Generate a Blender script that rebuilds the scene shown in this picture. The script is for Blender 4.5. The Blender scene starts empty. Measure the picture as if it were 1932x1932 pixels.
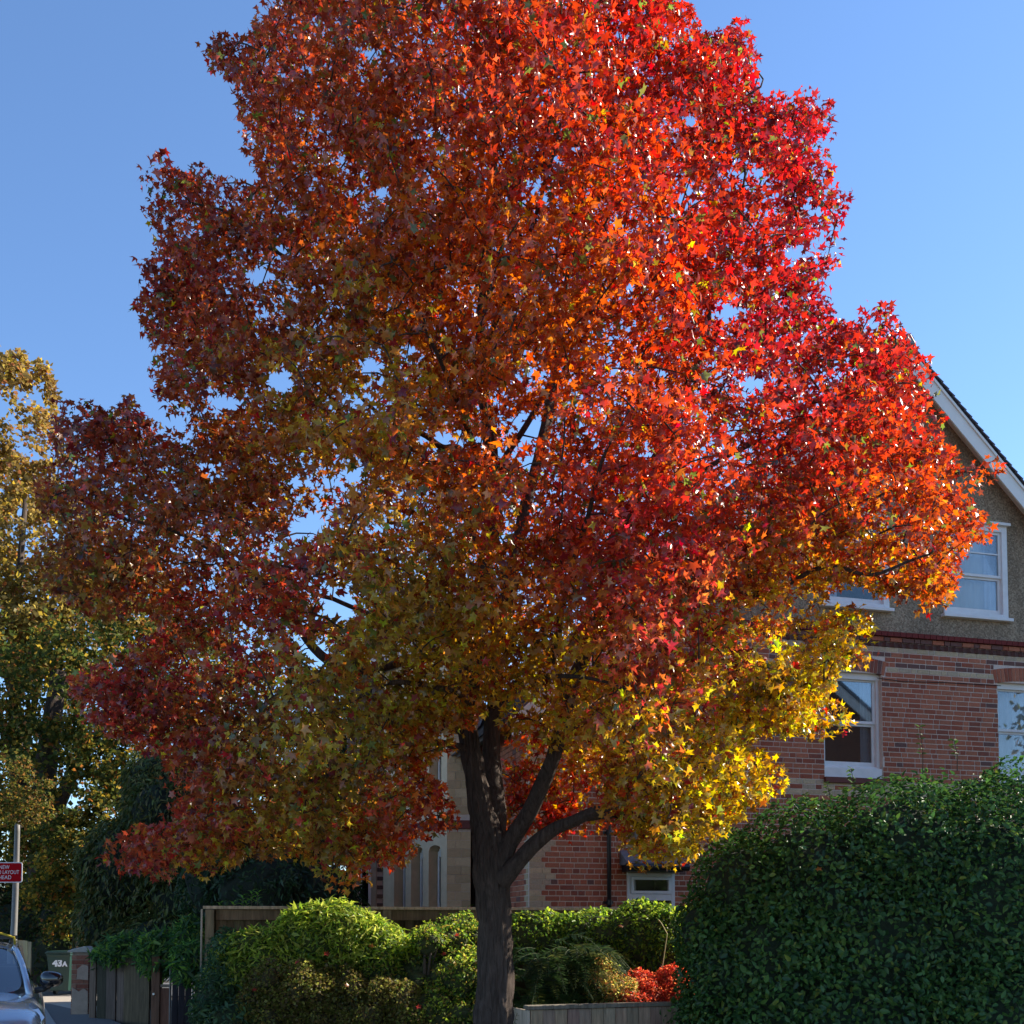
import bpy, bmesh, math, random
import numpy as np
from mathutils import Vector, Matrix, noise as mnoise

random.seed(11)
rng = np.random.default_rng(11)
scene = bpy.context.scene
COL = scene.collection
R = math.radians

# ------------------------------------------------------------------ camera
EYE = 1.65
F, CX, HOR, TP = 2082.3, 966.0, 1748.0, 0.05      # focal length, centre, horizon (picture 1932 units wide), tan(pitch)
PPY = HOR - F * TP
cam = bpy.data.cameras.new('camera')
cam.sensor_width = 36.0
cam.lens = 36.0 * F / 1932.0
cam.shift_y = (PPY - 966.0) / 1932.0
cam.clip_start, cam.clip_end = 0.1, 2000.0
camo = bpy.data.objects.new('camera', cam)
COL.objects.link(camo)
camo.location = (0, 0, EYE)
camo.rotation_euler = (R(90) + math.atan(TP), 0, 0)
scene.camera = camo

# ------------------------------------------------------------------ sky, sun, exposure
SUN_AZ, SUN_EL = R(67), R(33)                      # azimuth measured from +Y towards +X
world = bpy.data.worlds.new('World')
scene.world = world
world.use_nodes = True
wn = world.node_tree
sky = wn.nodes.new('ShaderNodeTexSky')
sky.sky_type = 'NISHITA'
sky.sun_disc = False
sky.sun_elevation = SUN_EL
sky.sun_rotation = SUN_AZ
sky.altitude = 0
sky.air_density = 1.0
sky.dust_density = 0.1
sky.ozone_density = 6.0
bg = wn.nodes['Background']
bg.inputs['Strength'].default_value = 0.118
wn.links.new(sky.outputs[0], bg.inputs['Color'])
sun = bpy.data.lights.new('sun', 'SUN')
sun.energy = 5.0
sun.angle = R(0.53)
sun.color = (1.0, 0.9, 0.76)
suno = bpy.data.objects.new('sun', sun)
COL.objects.link(suno)
sd = Vector((math.sin(SUN_AZ) * math.cos(SUN_EL), math.cos(SUN_AZ) * math.cos(SUN_EL), math.sin(SUN_EL)))
suno.rotation_euler = sd.to_track_quat('Z', 'Y').to_euler()
suno.location = sd * 60
vs = scene.view_settings
vs.view_transform = 'Standard'
vs.look = 'None'
vs.exposure = 1.1
vs.gamma = 1.0
vs.use_curve_mapping = False
scene.render.engine = 'CYCLES'
scene.cycles.use_denoising = True
scene.cycles.max_bounces = 5
scene.cycles.diffuse_bounces = 3
scene.cycles.transmission_bounces = 3
scene.cycles.transparent_max_bounces = 8
scene.cycles.sample_clamp_indirect = 6.0

# ------------------------------------------------------------------ measuring helpers
CP, SP = 1 / math.sqrt(1 + TP * TP), TP / math.sqrt(1 + TP * TP)
def ray(u, v):
    a = (PPY - v) / F
    dz = (a + TP) / (1 - a * TP)
    return (u - CX) / F * (CP + dz * SP), dz
def at(u, v, Y):
    x, z = ray(u, v)
    return Vector((x * Y, Y, EYE + z * Y))
def proj(p):                                        # (n,3) -> (n,2)
    p = np.asarray(p, float)
    dz = p[:, 2] - EYE
    dep = p[:, 1] * CP + dz * SP
    up = dz * CP - p[:, 1] * SP
    return np.stack([CX + F * p[:, 0] / dep, PPY - F * up / dep], 1)

# ------------------------------------------------------------------ object helpers
def tag(o, label=None, cat=None, group=None, kind=None):
    if label: o['label'] = label
    if cat: o['category'] = cat
    if group: o['group'] = group
    if kind: o['kind'] = kind
    return o
def empty(name, loc=(0, 0, 0), rz=0.0, **k):
    o = bpy.data.objects.new(name, None)
    o.empty_display_size = 0.2
    COL.objects.link(o)
    o.location = loc
    o.rotation_euler = (0, 0, rz)
    return tag(o, **k)
def link(name, me, parent=None, mat=None, **k):
    o = bpy.data.objects.new(name, me)
    COL.objects.link(o)
    if parent: o.parent = parent
    if mat and not me.materials: me.materials.append(mat)
    return tag(o, **k)
class MB:
    """collects shapes and links them as one mesh"""
    def __init__(s): s.v, s.f, s.m = [], [], 0
    def add(s, vs, fs):
        n = len(s.v)
        s.v += [tuple(p) for p in vs]
        s.f += [tuple(i + n for i in f) for f in fs]
        return s
    def box(s, x0, x1, y0, y1, z0, z1):
        return s.add([(x0,y0,z0),(x1,y0,z0),(x1,y1,z0),(x0,y1,z0),(x0,y0,z1),(x1,y0,z1),(x1,y1,z1),(x0,y1,z1)],
                     [(0,3,2,1),(4,5,6,7),(0,1,5,4),(1,2,6,5),(2,3,7,6),(3,0,4,7)])
    def prism(s, pts, y0, y1):                      # polygon in x,z, counter-clockwise seen from -y
        n = len(pts)
        v = [(x, y0, z) for x, z in pts] + [(x, y1, z) for x, z in pts]
        f = [tuple(range(n)), tuple(range(2*n-1, n-1, -1))]
        f += [(i, i+n, (i+1) % n + n, (i+1) % n) for i in range(n)]
        return s.add(v, f)
    def poly(s, pts, z0, z1):                       # plan polygon (x,y), counter-clockwise
        n = len(pts)
        v = [(x, y, z0) for x, y in pts] + [(x, y, z1) for x, y in pts]
        f = [tuple(range(n-1, -1, -1)), tuple(range(n, 2*n))]
        f += [(i, (i+1) % n, (i+1) % n + n, i+n) for i in range(n)]
        return s.add(v, f)
    def tube(s, pts, rad, k=8, cap=True):
        pts = [Vector(p) for p in pts]
        if not hasattr(rad, '__len__'): rad = [rad] * len(pts)
        n0 = len(s.v)
        ref = Vector((0.31, 0.2, 0.93)) if abs((pts[-1]-pts[0]).normalized().z) < 0.8 else Vector((0.9, 0.3, 0.1))
        for i, p in enumerate(pts):
            t = (pts[min(i+1, len(pts)-1)] - pts[max(i-1, 0)]).normalized()
            a = t.cross(ref).normalized(); b = t.cross(a)
            for j in range(k):
                w = 2*math.pi*j/k
                s.v.append(tuple(p + (a*math.cos(w) + b*math.sin(w)) * rad[i]))
        for i in range(len(pts)-1):
            for j in range(k):
                s.f.append((n0+i*k+j, n0+i*k+(j+1) % k, n0+(i+1)*k+(j+1) % k, n0+(i+1)*k+j))
        if cap:
            s.f.append(tuple(n0+j for j in range(k-1, -1, -1)))
            s.f.append(tuple(n0+(len(pts)-1)*k+j for j in range(k)))
        return s
    def build(s, name, mat, parent=None, smooth=False, bevel=0.0, sub=0, **k):
        me = bpy.data.meshes.new(name)
        me.from_pydata(s.v, [], s.f)
        if bevel or True:
            bm = bmesh.new(); bm.from_mesh(me)
            bmesh.ops.recalc_face_normals(bm, faces=bm.faces)
            bm.to_mesh(me); bm.free()
        o = link(name, me, parent, mat, **k)
        if smooth:
            me.polygons.foreach_set('use_smooth', [True]*len(me.polygons))
        if bevel:
            m = o.modifiers.new('bevel', 'BEVEL'); m.width = bevel; m.segments = 2; m.limit_method = 'ANGLE'
        if sub:
            m = o.modifiers.new('sub', 'SUBSURF'); m.levels = sub; m.render_levels = sub
        return o

# ------------------------------------------------------------------ materials
def new_mat(name):
    m = bpy.data.materials.new(name)
    m.use_nodes = True
    nt = m.node_tree
    return m, nt, nt.nodes['Principled BSDF'], nt.nodes['Material Output']
def node(nt, typ, **k):
    n = nt.nodes.new(typ)
    for a, b in k.items():
        if a.startswith('i_'):
            n.inputs[a[2:].replace('_', ' ')].default_value = b
        else: setattr(n, a, b)
    return n
def rgba(c): return (c[0], c[1], c[2], 1.0)
def plain(name, col, rough=0.6, metal=0.0, var=0.12, scale=12.0, bump=0.0, bscale=60.0, spec=0.5, stretch=None, coat=0.0):
    """base colour broken up by noise, optional bump"""
    m, nt, b, out = new_mat(name)
    b.inputs['Roughness'].default_value = rough
    b.inputs['Metallic'].default_value = metal
    b.inputs['Specular IOR Level'].default_value = spec
    b.inputs['Coat Weight'].default_value = coat
    tc = node(nt, 'ShaderNodeTexCoord')
    src = tc.outputs['Object']
    if stretch:
        mp = node(nt, 'ShaderNodeMapping')
        mp.inputs['Scale'].default_value = stretch
        nt.links.new(src, mp.inputs['Vector']); src = mp.outputs[0]
    nz = node(nt, 'ShaderNodeTexNoise', i_Scale=scale, i_Detail=6.0, i_Roughness=0.65)
    nt.links.new(src, nz.inputs['Vector'])
    mx = node(nt, 'ShaderNodeMix', data_type='RGBA')
    mx.inputs[6].default_value = rgba([max(0, c*(1-var*2)) for c in col])
    mx.inputs[7].default_value = rgba([min(1, c*(1+var*2)) for c in col])
    nt.links.new(nz.outputs['Fac'], mx.inputs[0])
    nt.links.new(mx.outputs[2], b.inputs['Base Color'])
    if bump:
        n2 = node(nt, 'ShaderNodeTexNoise', i_Scale=bscale, i_Detail=5.0, i_Roughness=0.7)
        nt.links.new(src, n2.inputs['Vector'])
        bp = node(nt, 'ShaderNodeBump', i_Strength=bump, i_Distance=0.02)
        nt.links.new(n2.outputs['Fac'], bp.inputs['Height'])
        nt.links.new(bp.outputs[0], b.inputs['Normal'])
    return m
def leaf_mat(name, trans=0.5, rough=0.45, spec=0.35, tgain=1.25, bump=0.0):
    """colour comes from each leaf's own colour; light passes through the blade"""
    m, nt, b, out = new_mat(name)
    at_ = node(nt, 'ShaderNodeAttribute', attribute_name='Col')
    tc = node(nt, 'ShaderNodeTexCoord')
    nz = node(nt, 'ShaderNodeTexNoise', i_Scale=22.0, i_Detail=3.0)
    nt.links.new(tc.outputs['Object'], nz.inputs['Vector'])
    hsv = node(nt, 'ShaderNodeHueSaturation')
    mr = node(nt, 'ShaderNodeMapRange'); mr.inputs[1].default_value = 0.3; mr.inputs[2].default_value = 0.7
    mr.inputs[3].default_value = 0.8; mr.inputs[4].default_value = 1.2
    nt.links.new(nz.outputs['Fac'], mr.inputs[0]); nt.links.new(mr.outputs[0], hsv.inputs['Value'])
    nt.links.new(at_.outputs['Color'], hsv.inputs['Color'])
    nt.nodes.remove(b)
    df = node(nt, 'ShaderNodeBsdfDiffuse'); nt.links.new(hsv.outputs[0], df.inputs['Color'])
    tr = node(nt, 'ShaderNodeBsdfTranslucent')
    g = node(nt, 'ShaderNodeHueSaturation', i_Saturation=1.05, i_Value=tgain)
    nt.links.new(hsv.outputs[0], g.inputs['Color']); nt.links.new(g.outputs[0], tr.inputs['Color'])
    mx = node(nt, 'ShaderNodeMixShader'); mx.inputs[0].default_value = trans
    nt.links.new(df.outputs[0], mx.inputs[1]); nt.links.new(tr.outputs[0], mx.inputs[2])
    gs = node(nt, 'ShaderNodeBsdfGlossy', i_Roughness=rough)
    m2 = node(nt, 'ShaderNodeMixShader')
    m2.inputs[0].default_value = spec*0.1; nt.links.new(mx.outputs[0], m2.inputs[1]); nt.links.new(gs.outputs[0], m2.inputs[2])
    nt.links.new(m2.outputs[0], out.inputs['Surface'])
    return m
def attr_mat(name, rough=0.85, var=0.25, scale=30.0, bump=0.4, bscale=120.0, spec=0.25, stretch=None):
    """colour from the piece's own colour, with grain"""
    m, nt, b, out = new_mat(name)
    at_ = node(nt, 'ShaderNodeAttribute', attribute_name='Col')
    ge = node(nt, 'ShaderNodeNewGeometry')
    src = ge.outputs['Position']
    if stretch:
        mp = node(nt, 'ShaderNodeMapping'); mp.inputs['Scale'].default_value = stretch
        nt.links.new(src, mp.inputs['Vector']); src = mp.outputs[0]
    nz = node(nt, 'ShaderNodeTexNoise', i_Scale=scale, i_Detail=6.0, i_Roughness=0.7)
    nt.links.new(src, nz.inputs['Vector'])
    mr = node(nt, 'ShaderNodeMapRange'); mr.inputs[1].default_value = 0.25; mr.inputs[2].default_value = 0.75
    mr.inputs[3].default_value = 1-var; mr.inputs[4].default_value = 1+var
    nt.links.new(nz.outputs['Fac'], mr.inputs[0])
    hsv = node(nt, 'ShaderNodeHueSaturation')
    nt.links.new(mr.outputs[0], hsv.inputs['Value']); nt.links.new(at_.outputs['Color'], hsv.inputs['Color'])
    nt.links.new(hsv.outputs[0], b.inputs['Base Color'])
    b.inputs['Roughness'].default_value = rough
    b.inputs['Specular IOR Level'].default_value = spec
    n2 = node(nt, 'ShaderNodeTexNoise', i_Scale=bscale, i_Detail=4.0)
    nt.links.new(src, n2.inputs['Vector'])
    bp = node(nt, 'ShaderNodeBump', i_Strength=bump, i_Distance=0.01)
    nt.links.new(n2.outputs['Fac'], bp.inputs['Height']); nt.links.new(bp.outputs[0], b.inputs['Normal'])
    return m
def glass_mat(name, refl=0.5, tint=(0.8, 0.85, 0.88)):
    m, nt, b, out = new_mat(name)
    nt.nodes.remove(b)
    gl = node(nt, 'ShaderNodeBsdfGlossy', i_Roughness=0.02)
    tr = node(nt, 'ShaderNodeBsdfTransparent'); tr.inputs[0].default_value = rgba(tint)
    fr = node(nt, 'ShaderNodeFresnel', i_IOR=1.5)
    ad = node(nt, 'ShaderNodeMath', operation='MULTIPLY_ADD'); ad.inputs[1].default_value = 0.6 + refl*1.4; ad.inputs[2].default_value = refl*0.14
    nt.links.new(fr.outputs[0], ad.inputs[0])
    mx = node(nt, 'ShaderNodeMixShader')
    nt.links.new(ad.outputs[0], mx.inputs[0]); nt.links.new(tr.outputs[0], mx.inputs[1]); nt.links.new(gl.outputs[0], mx.inputs[2])
    nt.links.new(mx.outputs[0], out.inputs['Surface'])
    return m

M = {}
M['sweetgum_leaf'] = leaf_mat('sweetgum_leaf', 0.55, 0.28, 0.5, 1.7)
M['hedge_leaf'] = leaf_mat('hedge_leaf', 0.3, 0.3, 0.2, 1.5)
M['shrub_leaf'] = leaf_mat('shrub_leaf', 0.5, 0.4, 0.2, 1.8)
M['far_leaf'] = leaf_mat('far_leaf', 0.5, 0.5, 0.12, 1.4)
M['brick'] = attr_mat('brick', 0.88, 0.28, 38.0, 0.5, 160.0)
M['wood'] = attr_mat('weathered_wood', 0.9, 0.55, 4.0, 0.6, 9.0, stretch=(6, 6, 0.5))
M['mortar'] = plain('mortar', (0.66, 0.54, 0.45), 0.95, var=0.15, scale=25, bump=0.3, bscale=150)
M['white'] = plain('white_gloss_paint', (0.74, 0.73, 0.71), 0.45, var=0.09, scale=7)
M['cream'] = plain('cream_paint', (0.78, 0.76, 0.7), 0.5, var=0.05, scale=4)
M['stone'] = attr_mat('buff_stone', 0.9, 0.15, 20.0, 0.3, 120.0)
M['slate'] = attr_mat('slate', 0.6, 0.25, 14.0, 0.3, 60.0, spec=0.4)
M['lead'] = plain('slate_grey', (0.16, 0.17, 0.19), 0.5, var=0.25, scale=18, bump=0.2)
M['black'] = plain('black_paint', (0.012, 0.012, 0.014), 0.35, var=0.2, scale=20)
M['glass'] = glass_mat('window_glass', 0.15, (0.9, 0.92, 0.93))
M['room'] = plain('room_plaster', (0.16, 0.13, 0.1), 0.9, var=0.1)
M['curtain'] = plain('net_curtain', (0.62, 0.62, 0.66), 0.9, var=0.08, scale=6)
M['bark'] = None
M['stem'] = plain('shrub_stem', (0.09, 0.065, 0.045), 0.9, var=0.3, scale=30)
M['asphalt'] = plain('asphalt', (0.055, 0.055, 0.058), 0.9, var=0.2, scale=60, bump=0.4, bscale=300)
M['pavement'] = plain('paving', (0.12, 0.115, 0.11), 0.9, var=0.15, scale=20, bump=0.3, bscale=200)
M['concrete'] = plain('concrete', (0.36, 0.32, 0.27), 0.9, var=0.15, scale=12, bump=0.3, bscale=120)
M['kerb'] = plain('kerb_stone', (0.28, 0.27, 0.25), 0.9, var=0.15, scale=15, bump=0.3)
M['soil'] = plain('garden_soil', (0.05, 0.038, 0.025), 0.95, var=0.3, scale=14, bump=0.6, bscale=60)

def bark_mat():
    m, nt, b, out = new_mat('bark')
    tc = node(nt, 'ShaderNodeTexCoord')
    mp = node(nt, 'ShaderNodeMapping'); mp.inputs['Scale'].default_value = (1, 1, 0.13)
    nt.links.new(tc.outputs['Object'], mp.inputs['Vector'])
    nz = node(nt, 'ShaderNodeTexNoise', i_Scale=24.0, i_Detail=9.0, i_Roughness=0.78, i_Distortion=1.2)
    nt.links.new(mp.outputs[0], nz.inputs['Vector'])
    cr = node(nt, 'ShaderNodeValToRGB')
    e = cr.color_ramp.elements
    e[0].position = 0.32; e[0].color = (0.024, 0.018, 0.014, 1)
    e[1].position = 0.7; e[1].color = (0.15, 0.115, 0.095, 1)
    nt.links.new(nz.outputs['Fac'], cr.inputs[0])
    nt.links.new(cr.outputs[0], b.inputs['Base Color'])
    b.inputs['Roughness'].default_value = 0.9
    b.inputs['Specular IOR Level'].default_value = 0.2
    bp = node(nt, 'ShaderNodeBump', i_Strength=1.0, i_Distance=0.045)
    nt.links.new(nz.outputs['Fac'], bp.inputs['Height']); nt.links.new(bp.outputs[0], b.inputs['Normal'])
    return m
M['bark'] = bark_mat()

def dash_mat():                                     # pebbledash render
    m, nt, b, out = new_mat('pebbledash')
    tc = node(nt, 'ShaderNodeTexCoord')
    vo = node(nt, 'ShaderNodeTexVoronoi', i_Scale=42.0)
    nt.links.new(tc.outputs['Object'], vo.inputs['Vector'])
    nz = node(nt, 'ShaderNodeTexNoise', i_Scale=28.0, i_Detail=5.0, i_Roughness=0.8)
    nt.links.new(tc.outputs['Object'], nz.inputs['Vector'])
    cr = node(nt, 'ShaderNodeValToRGB')
    e = cr.color_ramp.elements
    e[0].position = 0.0; e[0].color = (0.12, 0.088, 0.055, 1)
    e[1].position = 1.0; e[1].color = (0.52, 0.41, 0.28, 1)
    k = e.new(0.5); k.color = (0.29, 0.215, 0.14, 1)
    sep = node(nt, 'ShaderNodeSeparateColor')
    nt.links.new(vo.outputs['Color'], sep.inputs[0])
    mm = node(nt, 'ShaderNodeMath', operation='MULTIPLY_ADD'); mm.inputs[1].default_value = 0.6; mm.inputs[2].default_value = -0.1
    nt.links.new(sep.outputs[0], mm.inputs[0])
    m2 = node(nt, 'ShaderNodeMath', operation='MULTIPLY_ADD'); m2.inputs[1].default_value = 0.6
    nt.links.new(nz.outputs['Fac'], m2.inputs[0]); nt.links.new(mm.outputs[0], m2.inputs[2])
    nt.links.new(m2.outputs[0], cr.inputs[0])
    mp = node(nt, 'ShaderNodeMapping'); mp.inputs['Scale'].default_value = (2.2, 2.2, 0.35)
    nt.links.new(tc.outputs['Object'], mp.inputs['Vector'])
    st_ = node(nt, 'ShaderNodeTexNoise', i_Scale=1.0, i_Detail=5.0, i_Roughness=0.6); nt.links.new(mp.outputs[0], st_.inputs['Vector'])
    mr = node(nt, 'ShaderNodeMapRange'); mr.inputs[1].default_value = 0.3; mr.inputs[2].default_value = 0.7; mr.inputs[3].default_value = 0.72; mr.inputs[4].default_value = 1.2
    nt.links.new(st_.outputs['Fac'], mr.inputs[0])
    hs = node(nt, 'ShaderNodeHueSaturation'); nt.links.new(mr.outputs[0], hs.inputs['Value']); nt.links.new(cr.outputs[0], hs.inputs['Color'])
    nt.links.new(hs.outputs[0], b.inputs['Base Color'])
    b.inputs['Roughness'].default_value = 0.95
    bp = node(nt, 'ShaderNodeBump', i_Strength=0.9, i_Distance=0.015)
    nt.links.new(m2.outputs[0], bp.inputs['Height']); nt.links.new(bp.outputs[0], b.inputs['Normal'])
    return m
M['dash'] = dash_mat()

# ------------------------------------------------------------------ many small pieces
def col_mesh(name, verts, faces_flat, k, vcol, mat):
    """mesh of k-gons with a colour per vertex, through numpy"""
    me = bpy.data.meshes.new(name)
    nv, nf = len(verts), len(faces_flat) // k
    me.vertices.add(nv); me.vertices.foreach_set('co', np.ascontiguousarray(verts, np.float32).ravel())
    me.loops.add(nf*k); me.loops.foreach_set('vertex_index', np.ascontiguousarray(faces_flat, np.int32))
    me.polygons.add(nf)
    me.polygons.foreach_set('loop_start', np.arange(0, nf*k, k, dtype=np.int32))
    me.polygons.foreach_set('loop_total', np.full(nf, k, np.int32))
    a = me.color_attributes.new('Col', 'FLOAT_COLOR', 'POINT')
    c = np.ones((nv, 4), np.float32); c[:, :3] = vcol
    a.data.foreach_set('color', c.ravel())
    me.update(calc_edges=True)
    if k == 4: me.shade_flat()
    me.materials.append(mat)
    return me
def star_leaf():
    ang = [90, 90+32, 90+62, 90+95, 90+126, 270, 90-126, 90-95, 90-62, 90-32]
    rad = [1.0, 0.47, 0.93, 0.43, 0.68, 0.18, 0.68, 0.43, 0.93, 0.47]
    v = [(0, 0.06, 0.05)]
    for a, r in zip(ang, rad):
        v.append((r*math.cos(R(a)), r*math.sin(R(a)), -0.24*r*r))
    return np.array(v), np.array([(0, i+1, (i+1) % 10 + 1) for i in range(10)])
def oval_leaf(w=0.3, fold=0.1, curl=0.12):
    v = [(0, 0.5, -fold*0.6), (0, 0, 0), (-w, 0.36, fold), (-w*0.78, 0.72, fold*0.6-curl*0.5), (0, 1.08, -curl), (w*0.78, 0.72, fold*0.6-curl*0.5), (w, 0.36, fold)]
    return np.array(v), np.array([(0, 1, 6), (0, 6, 5), (0, 5, 4), (0, 4, 3), (0, 3, 2), (0, 2, 1)])
def bit_leaf(w=0.4):
    v = [(0, 0, 0), (w, 0.5, 0.08), (0, 1.0, -0.05), (-w, 0.5, 0.08)]
    return np.array(v), np.array([(0, 1, 2), (0, 2, 3)])
STAR, OVAL, LONG, BIT = star_leaf(), oval_leaf(), oval_leaf(0.15, 0.05, 0.3), bit_leaf()
FERN = oval_leaf(0.13, 0.02, 0.1)
def unit(a): return a / (np.linalg.norm(a, axis=1, keepdims=True) + 1e-9)
def frames(nrm, tip):
    n = unit(nrm); t = unit(tip - n * np.sum(tip*n, 1, keepdims=True))
    x = np.cross(t, n)
    return np.stack([x, t, n], 2)                   # columns
def leaves(parent, pos, nrm, tip, size, col, tmpl, mat, nparts=0, name='leaf', foliage='foliage', org=(0, 0, 0), bend=0.0):
    """one foliage part; the nparts leaves that show largest become parts of it, one by one"""
    tv, tf = tmpl
    Rm = frames(nrm, tip)
    n = len(pos)
    parts = np.zeros(n, bool)
    if nparts:
        wp = pos + np.array(org)
        d = np.linalg.norm(wp - np.array([0, 0, EYE]), axis=1) / size
        uv = proj(wp)
        bad = (uv[:, 0] < 10) | (uv[:, 0] > 1922) | (uv[:, 1] < 10) | (uv[:, 1] > 1922)
        d = d + bad * 1e6
        parts[np.argsort(d)[:nparts]] = True
    rest = ~parts
    m = int(rest.sum())
    T = np.repeat(tv[None], m, 0)
    if bend:                                        # every blade folded, curled and narrowed its own way
        a1, a2, a3, a4 = (rng.normal(0, bend, (m, 1)) for _ in range(4))
        r2 = tv[None, :, 0]**2 + tv[None, :, 1]**2
        T[:, :, 2] += np.abs(a1)*1.1*np.abs(tv[None, :, 0]) - 0.7*a2*r2 + 0.5*a3*tv[None, :, 0]*tv[None, :, 1]
        T[:, :, 0] *= np.clip(1 - np.abs(a4)*0.5, 0.4, 1)
        T[:, 1:, :2] *= 1 + rng.normal(0, bend*0.35, (m, tv.shape[0]-1, 1))
    V = np.einsum('nij,nkj->nki', Rm[rest], T) * size[rest][:, None, None] + pos[rest][:, None, :]
    m = len(V)
    faces = (tf[None] + (np.arange(m) * len(tv))[:, None, None]).reshape(-1)
    vc = np.repeat(col[rest], len(tv), 0)
    fo = link(foliage, col_mesh(foliage, V.reshape(-1, 3), faces, 3, vc, mat), parent, kind='stuff')
    if nparts:
        idx = np.where(parts)[0]
        reps = col[rng.choice(idx, min(14, len(idx)), replace=False)]
        ms = [col_mesh(name, tv, tf.reshape(-1), 3, np.repeat(c[None], len(tv), 0), mat) for c in reps]
        for i in idx:
            j = int(np.argmin(np.sum((reps - col[i])**2, 1)))
            o = bpy.data.objects.new(name, ms[j]); COL.objects.link(o)
            o.parent = fo
            mw = Matrix.Identity(4)
            for a in range(3):
                for b_ in range(3): mw[a][b_] = float(Rm[i][a][b_] * size[i])
                mw[a][3] = float(pos[i][a])
            o.matrix_local = mw
    return fo
def pieces(parent, name, boxes, cols, mat, nparts=300, rank=None, stuff='brickwork', jit=0.0):
    """boxes (n,6) x0,x1,y0,y1,z0,z1 in the parent's space"""
    boxes = np.asarray(boxes, float); cols = np.asarray(cols, float)
    n = len(boxes)
    order = np.argsort(rank if rank is not None else np.arange(n))
    pid, rid = order[:nparts], order[nparts:]
    cube = np.array([(x, y, z) for z in (-.5, .5) for y in (-.5, .5) for x in (-.5, .5)])
    fq = np.array([(0,2,3,1),(4,5,7,6),(0,1,5,4),(1,3,7,5),(3,2,6,7),(2,0,4,6)])
    cen = (boxes[:, 0::2] + boxes[:, 1::2]) / 2
    siz = boxes[:, 1::2] - boxes[:, 0::2]
    if len(rid):
        V = cube[None] * siz[rid][:, None] + cen[rid][:, None]
        f = (fq[None] + (np.arange(len(rid))*8)[:, None, None]).reshape(-1)
        link(stuff, col_mesh(stuff, V.reshape(-1, 3), f, 4, np.repeat(cols[rid], 8, 0), mat), parent, kind='stuff')
    if len(pid):
        reps = np.unique(np.round(cols[pid], 3), axis=0)
        if len(reps) > 16: reps = reps[rng.choice(len(reps), 16, replace=False)]
        ms = [col_mesh(name, cube, fq.reshape(-1), 4, np.repeat(c[None], 8, 0), mat) for c in reps]
        for i in pid:
            j = int(np.argmin(np.sum((reps - cols[i])**2, 1)))
            o = bpy.data.objects.new(name, ms[j]); COL.objects.link(o)
            o.parent = parent
            o.location = cen[i]; o.scale = siz[i]
            if jit: o.rotation_euler = (0, random.uniform(-jit, jit), 0)
def vary(base, n, h=0.12, seed=None):
    c = np.array(base)[None] * (1 + rng.normal(0, h, (n, 1))) * (1 + rng.normal(0, h*0.35, (n, 3)))
    return np.clip(c, 0.004, 0.95)
# ------------------------------------------------------------------ the ground
g = MB(); g.add([(-300, -300, -0.02), (300, -300, -0.02), (300, 600, -0.02), (-300, 600, -0.02)], [(0, 1, 2, 3)])
g.build('ground', M['soil'], kind='structure')
def sheet(name, pts, z, mat):
    b = MB(); b.add([(x, y, z) for x, y in pts], [tuple(range(len(pts)))])
    return b.build(name, mat, kind='structure')
# the street runs past on the left and away; the pavement carries the tree
sheet('road', [(-60, -30), (-3.4, -30), (-3.4, 9.2), (-9.6, 22.5), (-12.6, 60), (-60, 60)], 0.0, M['asphalt'])
pv = MB(); pv.poly([(-3.28, -30), (60, -30), (60, 12.3), (-0.2, 12.3), (-3.9, 13.6), (-7.2, 19.4), (-9.3, 22.3), (-9.45, 22.3), (-3.28, 9.2)], -0.05, 0.1)
pv.build('pavement', M['pavement'], kind='structure')
kb = MB(); kb.poly([(-3.42, -30), (-3.28, -30), (-3.28, 9.2), (-9.45, 22.3), (-9.6, 22.25), (-3.42, 9.17)], -0.05, 0.112)
kb.build('kerb', M['kerb'], kind='structure')
sheet('driveway', [(-13.5, 22.6), (-8.0, 21.0), (-8.5, 25.0), (-7.9, 30.5), (-12.9, 30.5)], 0.004, M['concrete'])
sheet('drive_gutter', [(-13.0, 22.3), (-7.9, 20.6), (-7.9, 21.5), (-12.5, 23.8)], 0.012, M['asphalt'])
sheet('garden_path', [(-7.4, 26.2), (-13, 26.2), (-13, 32), (-7.4, 32)], 0.016, M['pavement'])

# ------------------------------------------------------------------ the gabled house
YW, TW = 16.65, 0.27
TH = math.atan(TW)
def wallpt(u, v):
    x, z = ray(u, v)
    Y = YW / (1 - TW*x)
    return Vector((x*Y, Y, EYE + z*Y))
P0 = wallpt(1508/1.5104, 2500/1.5104)
def sz(u, v):
    p = wallpt(u/1.5104, v/1.5104)
    return (p.x - P0.x)/math.cos(TH), p.z
house = empty('brick_house', (P0.x, P0.y, 0), TH, label='red brick house with pebbledash gable and white sash windows behind the tree', cat='house')
apx, apz = sz(2580, 955)
ex, ez = sz(2918, 1366)
apz -= 0.40; ez -= 0.40; apx -= 0.2; ex -= 0.2
SL = (apz - ez) / (ex - apx)
WID = 2*apx
def roofz(x): return apz - SL*abs(x - apx)
CO = 0.0845
_, zb1 = sz(2700, 1864)                              # centre of the upper buff course
z0c = zb1 - CO*70                                    # courses are counted from here
ZTOP = zb1 + 3.5*CO                                  # top of the moulded string course
gl = [sz(2340, 1600)[0], sz(2530, 1600)[0]]; gr = [sz(2686, 1620)[0], sz(2868, 1620)[0]]
gz0, gz1 = sz(2600, 1742)[1], sz(2600, 1474)[1]
ll = [sz(2349, 2100)[0], sz(2515, 2100)[0]]; lr = [sz(2846, 2100)[0], sz(2846, 2100)[0] + 1.12]
lz0, lz1 = sz(2430, 2187)[1], sz(2430, 1915)[1]
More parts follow.
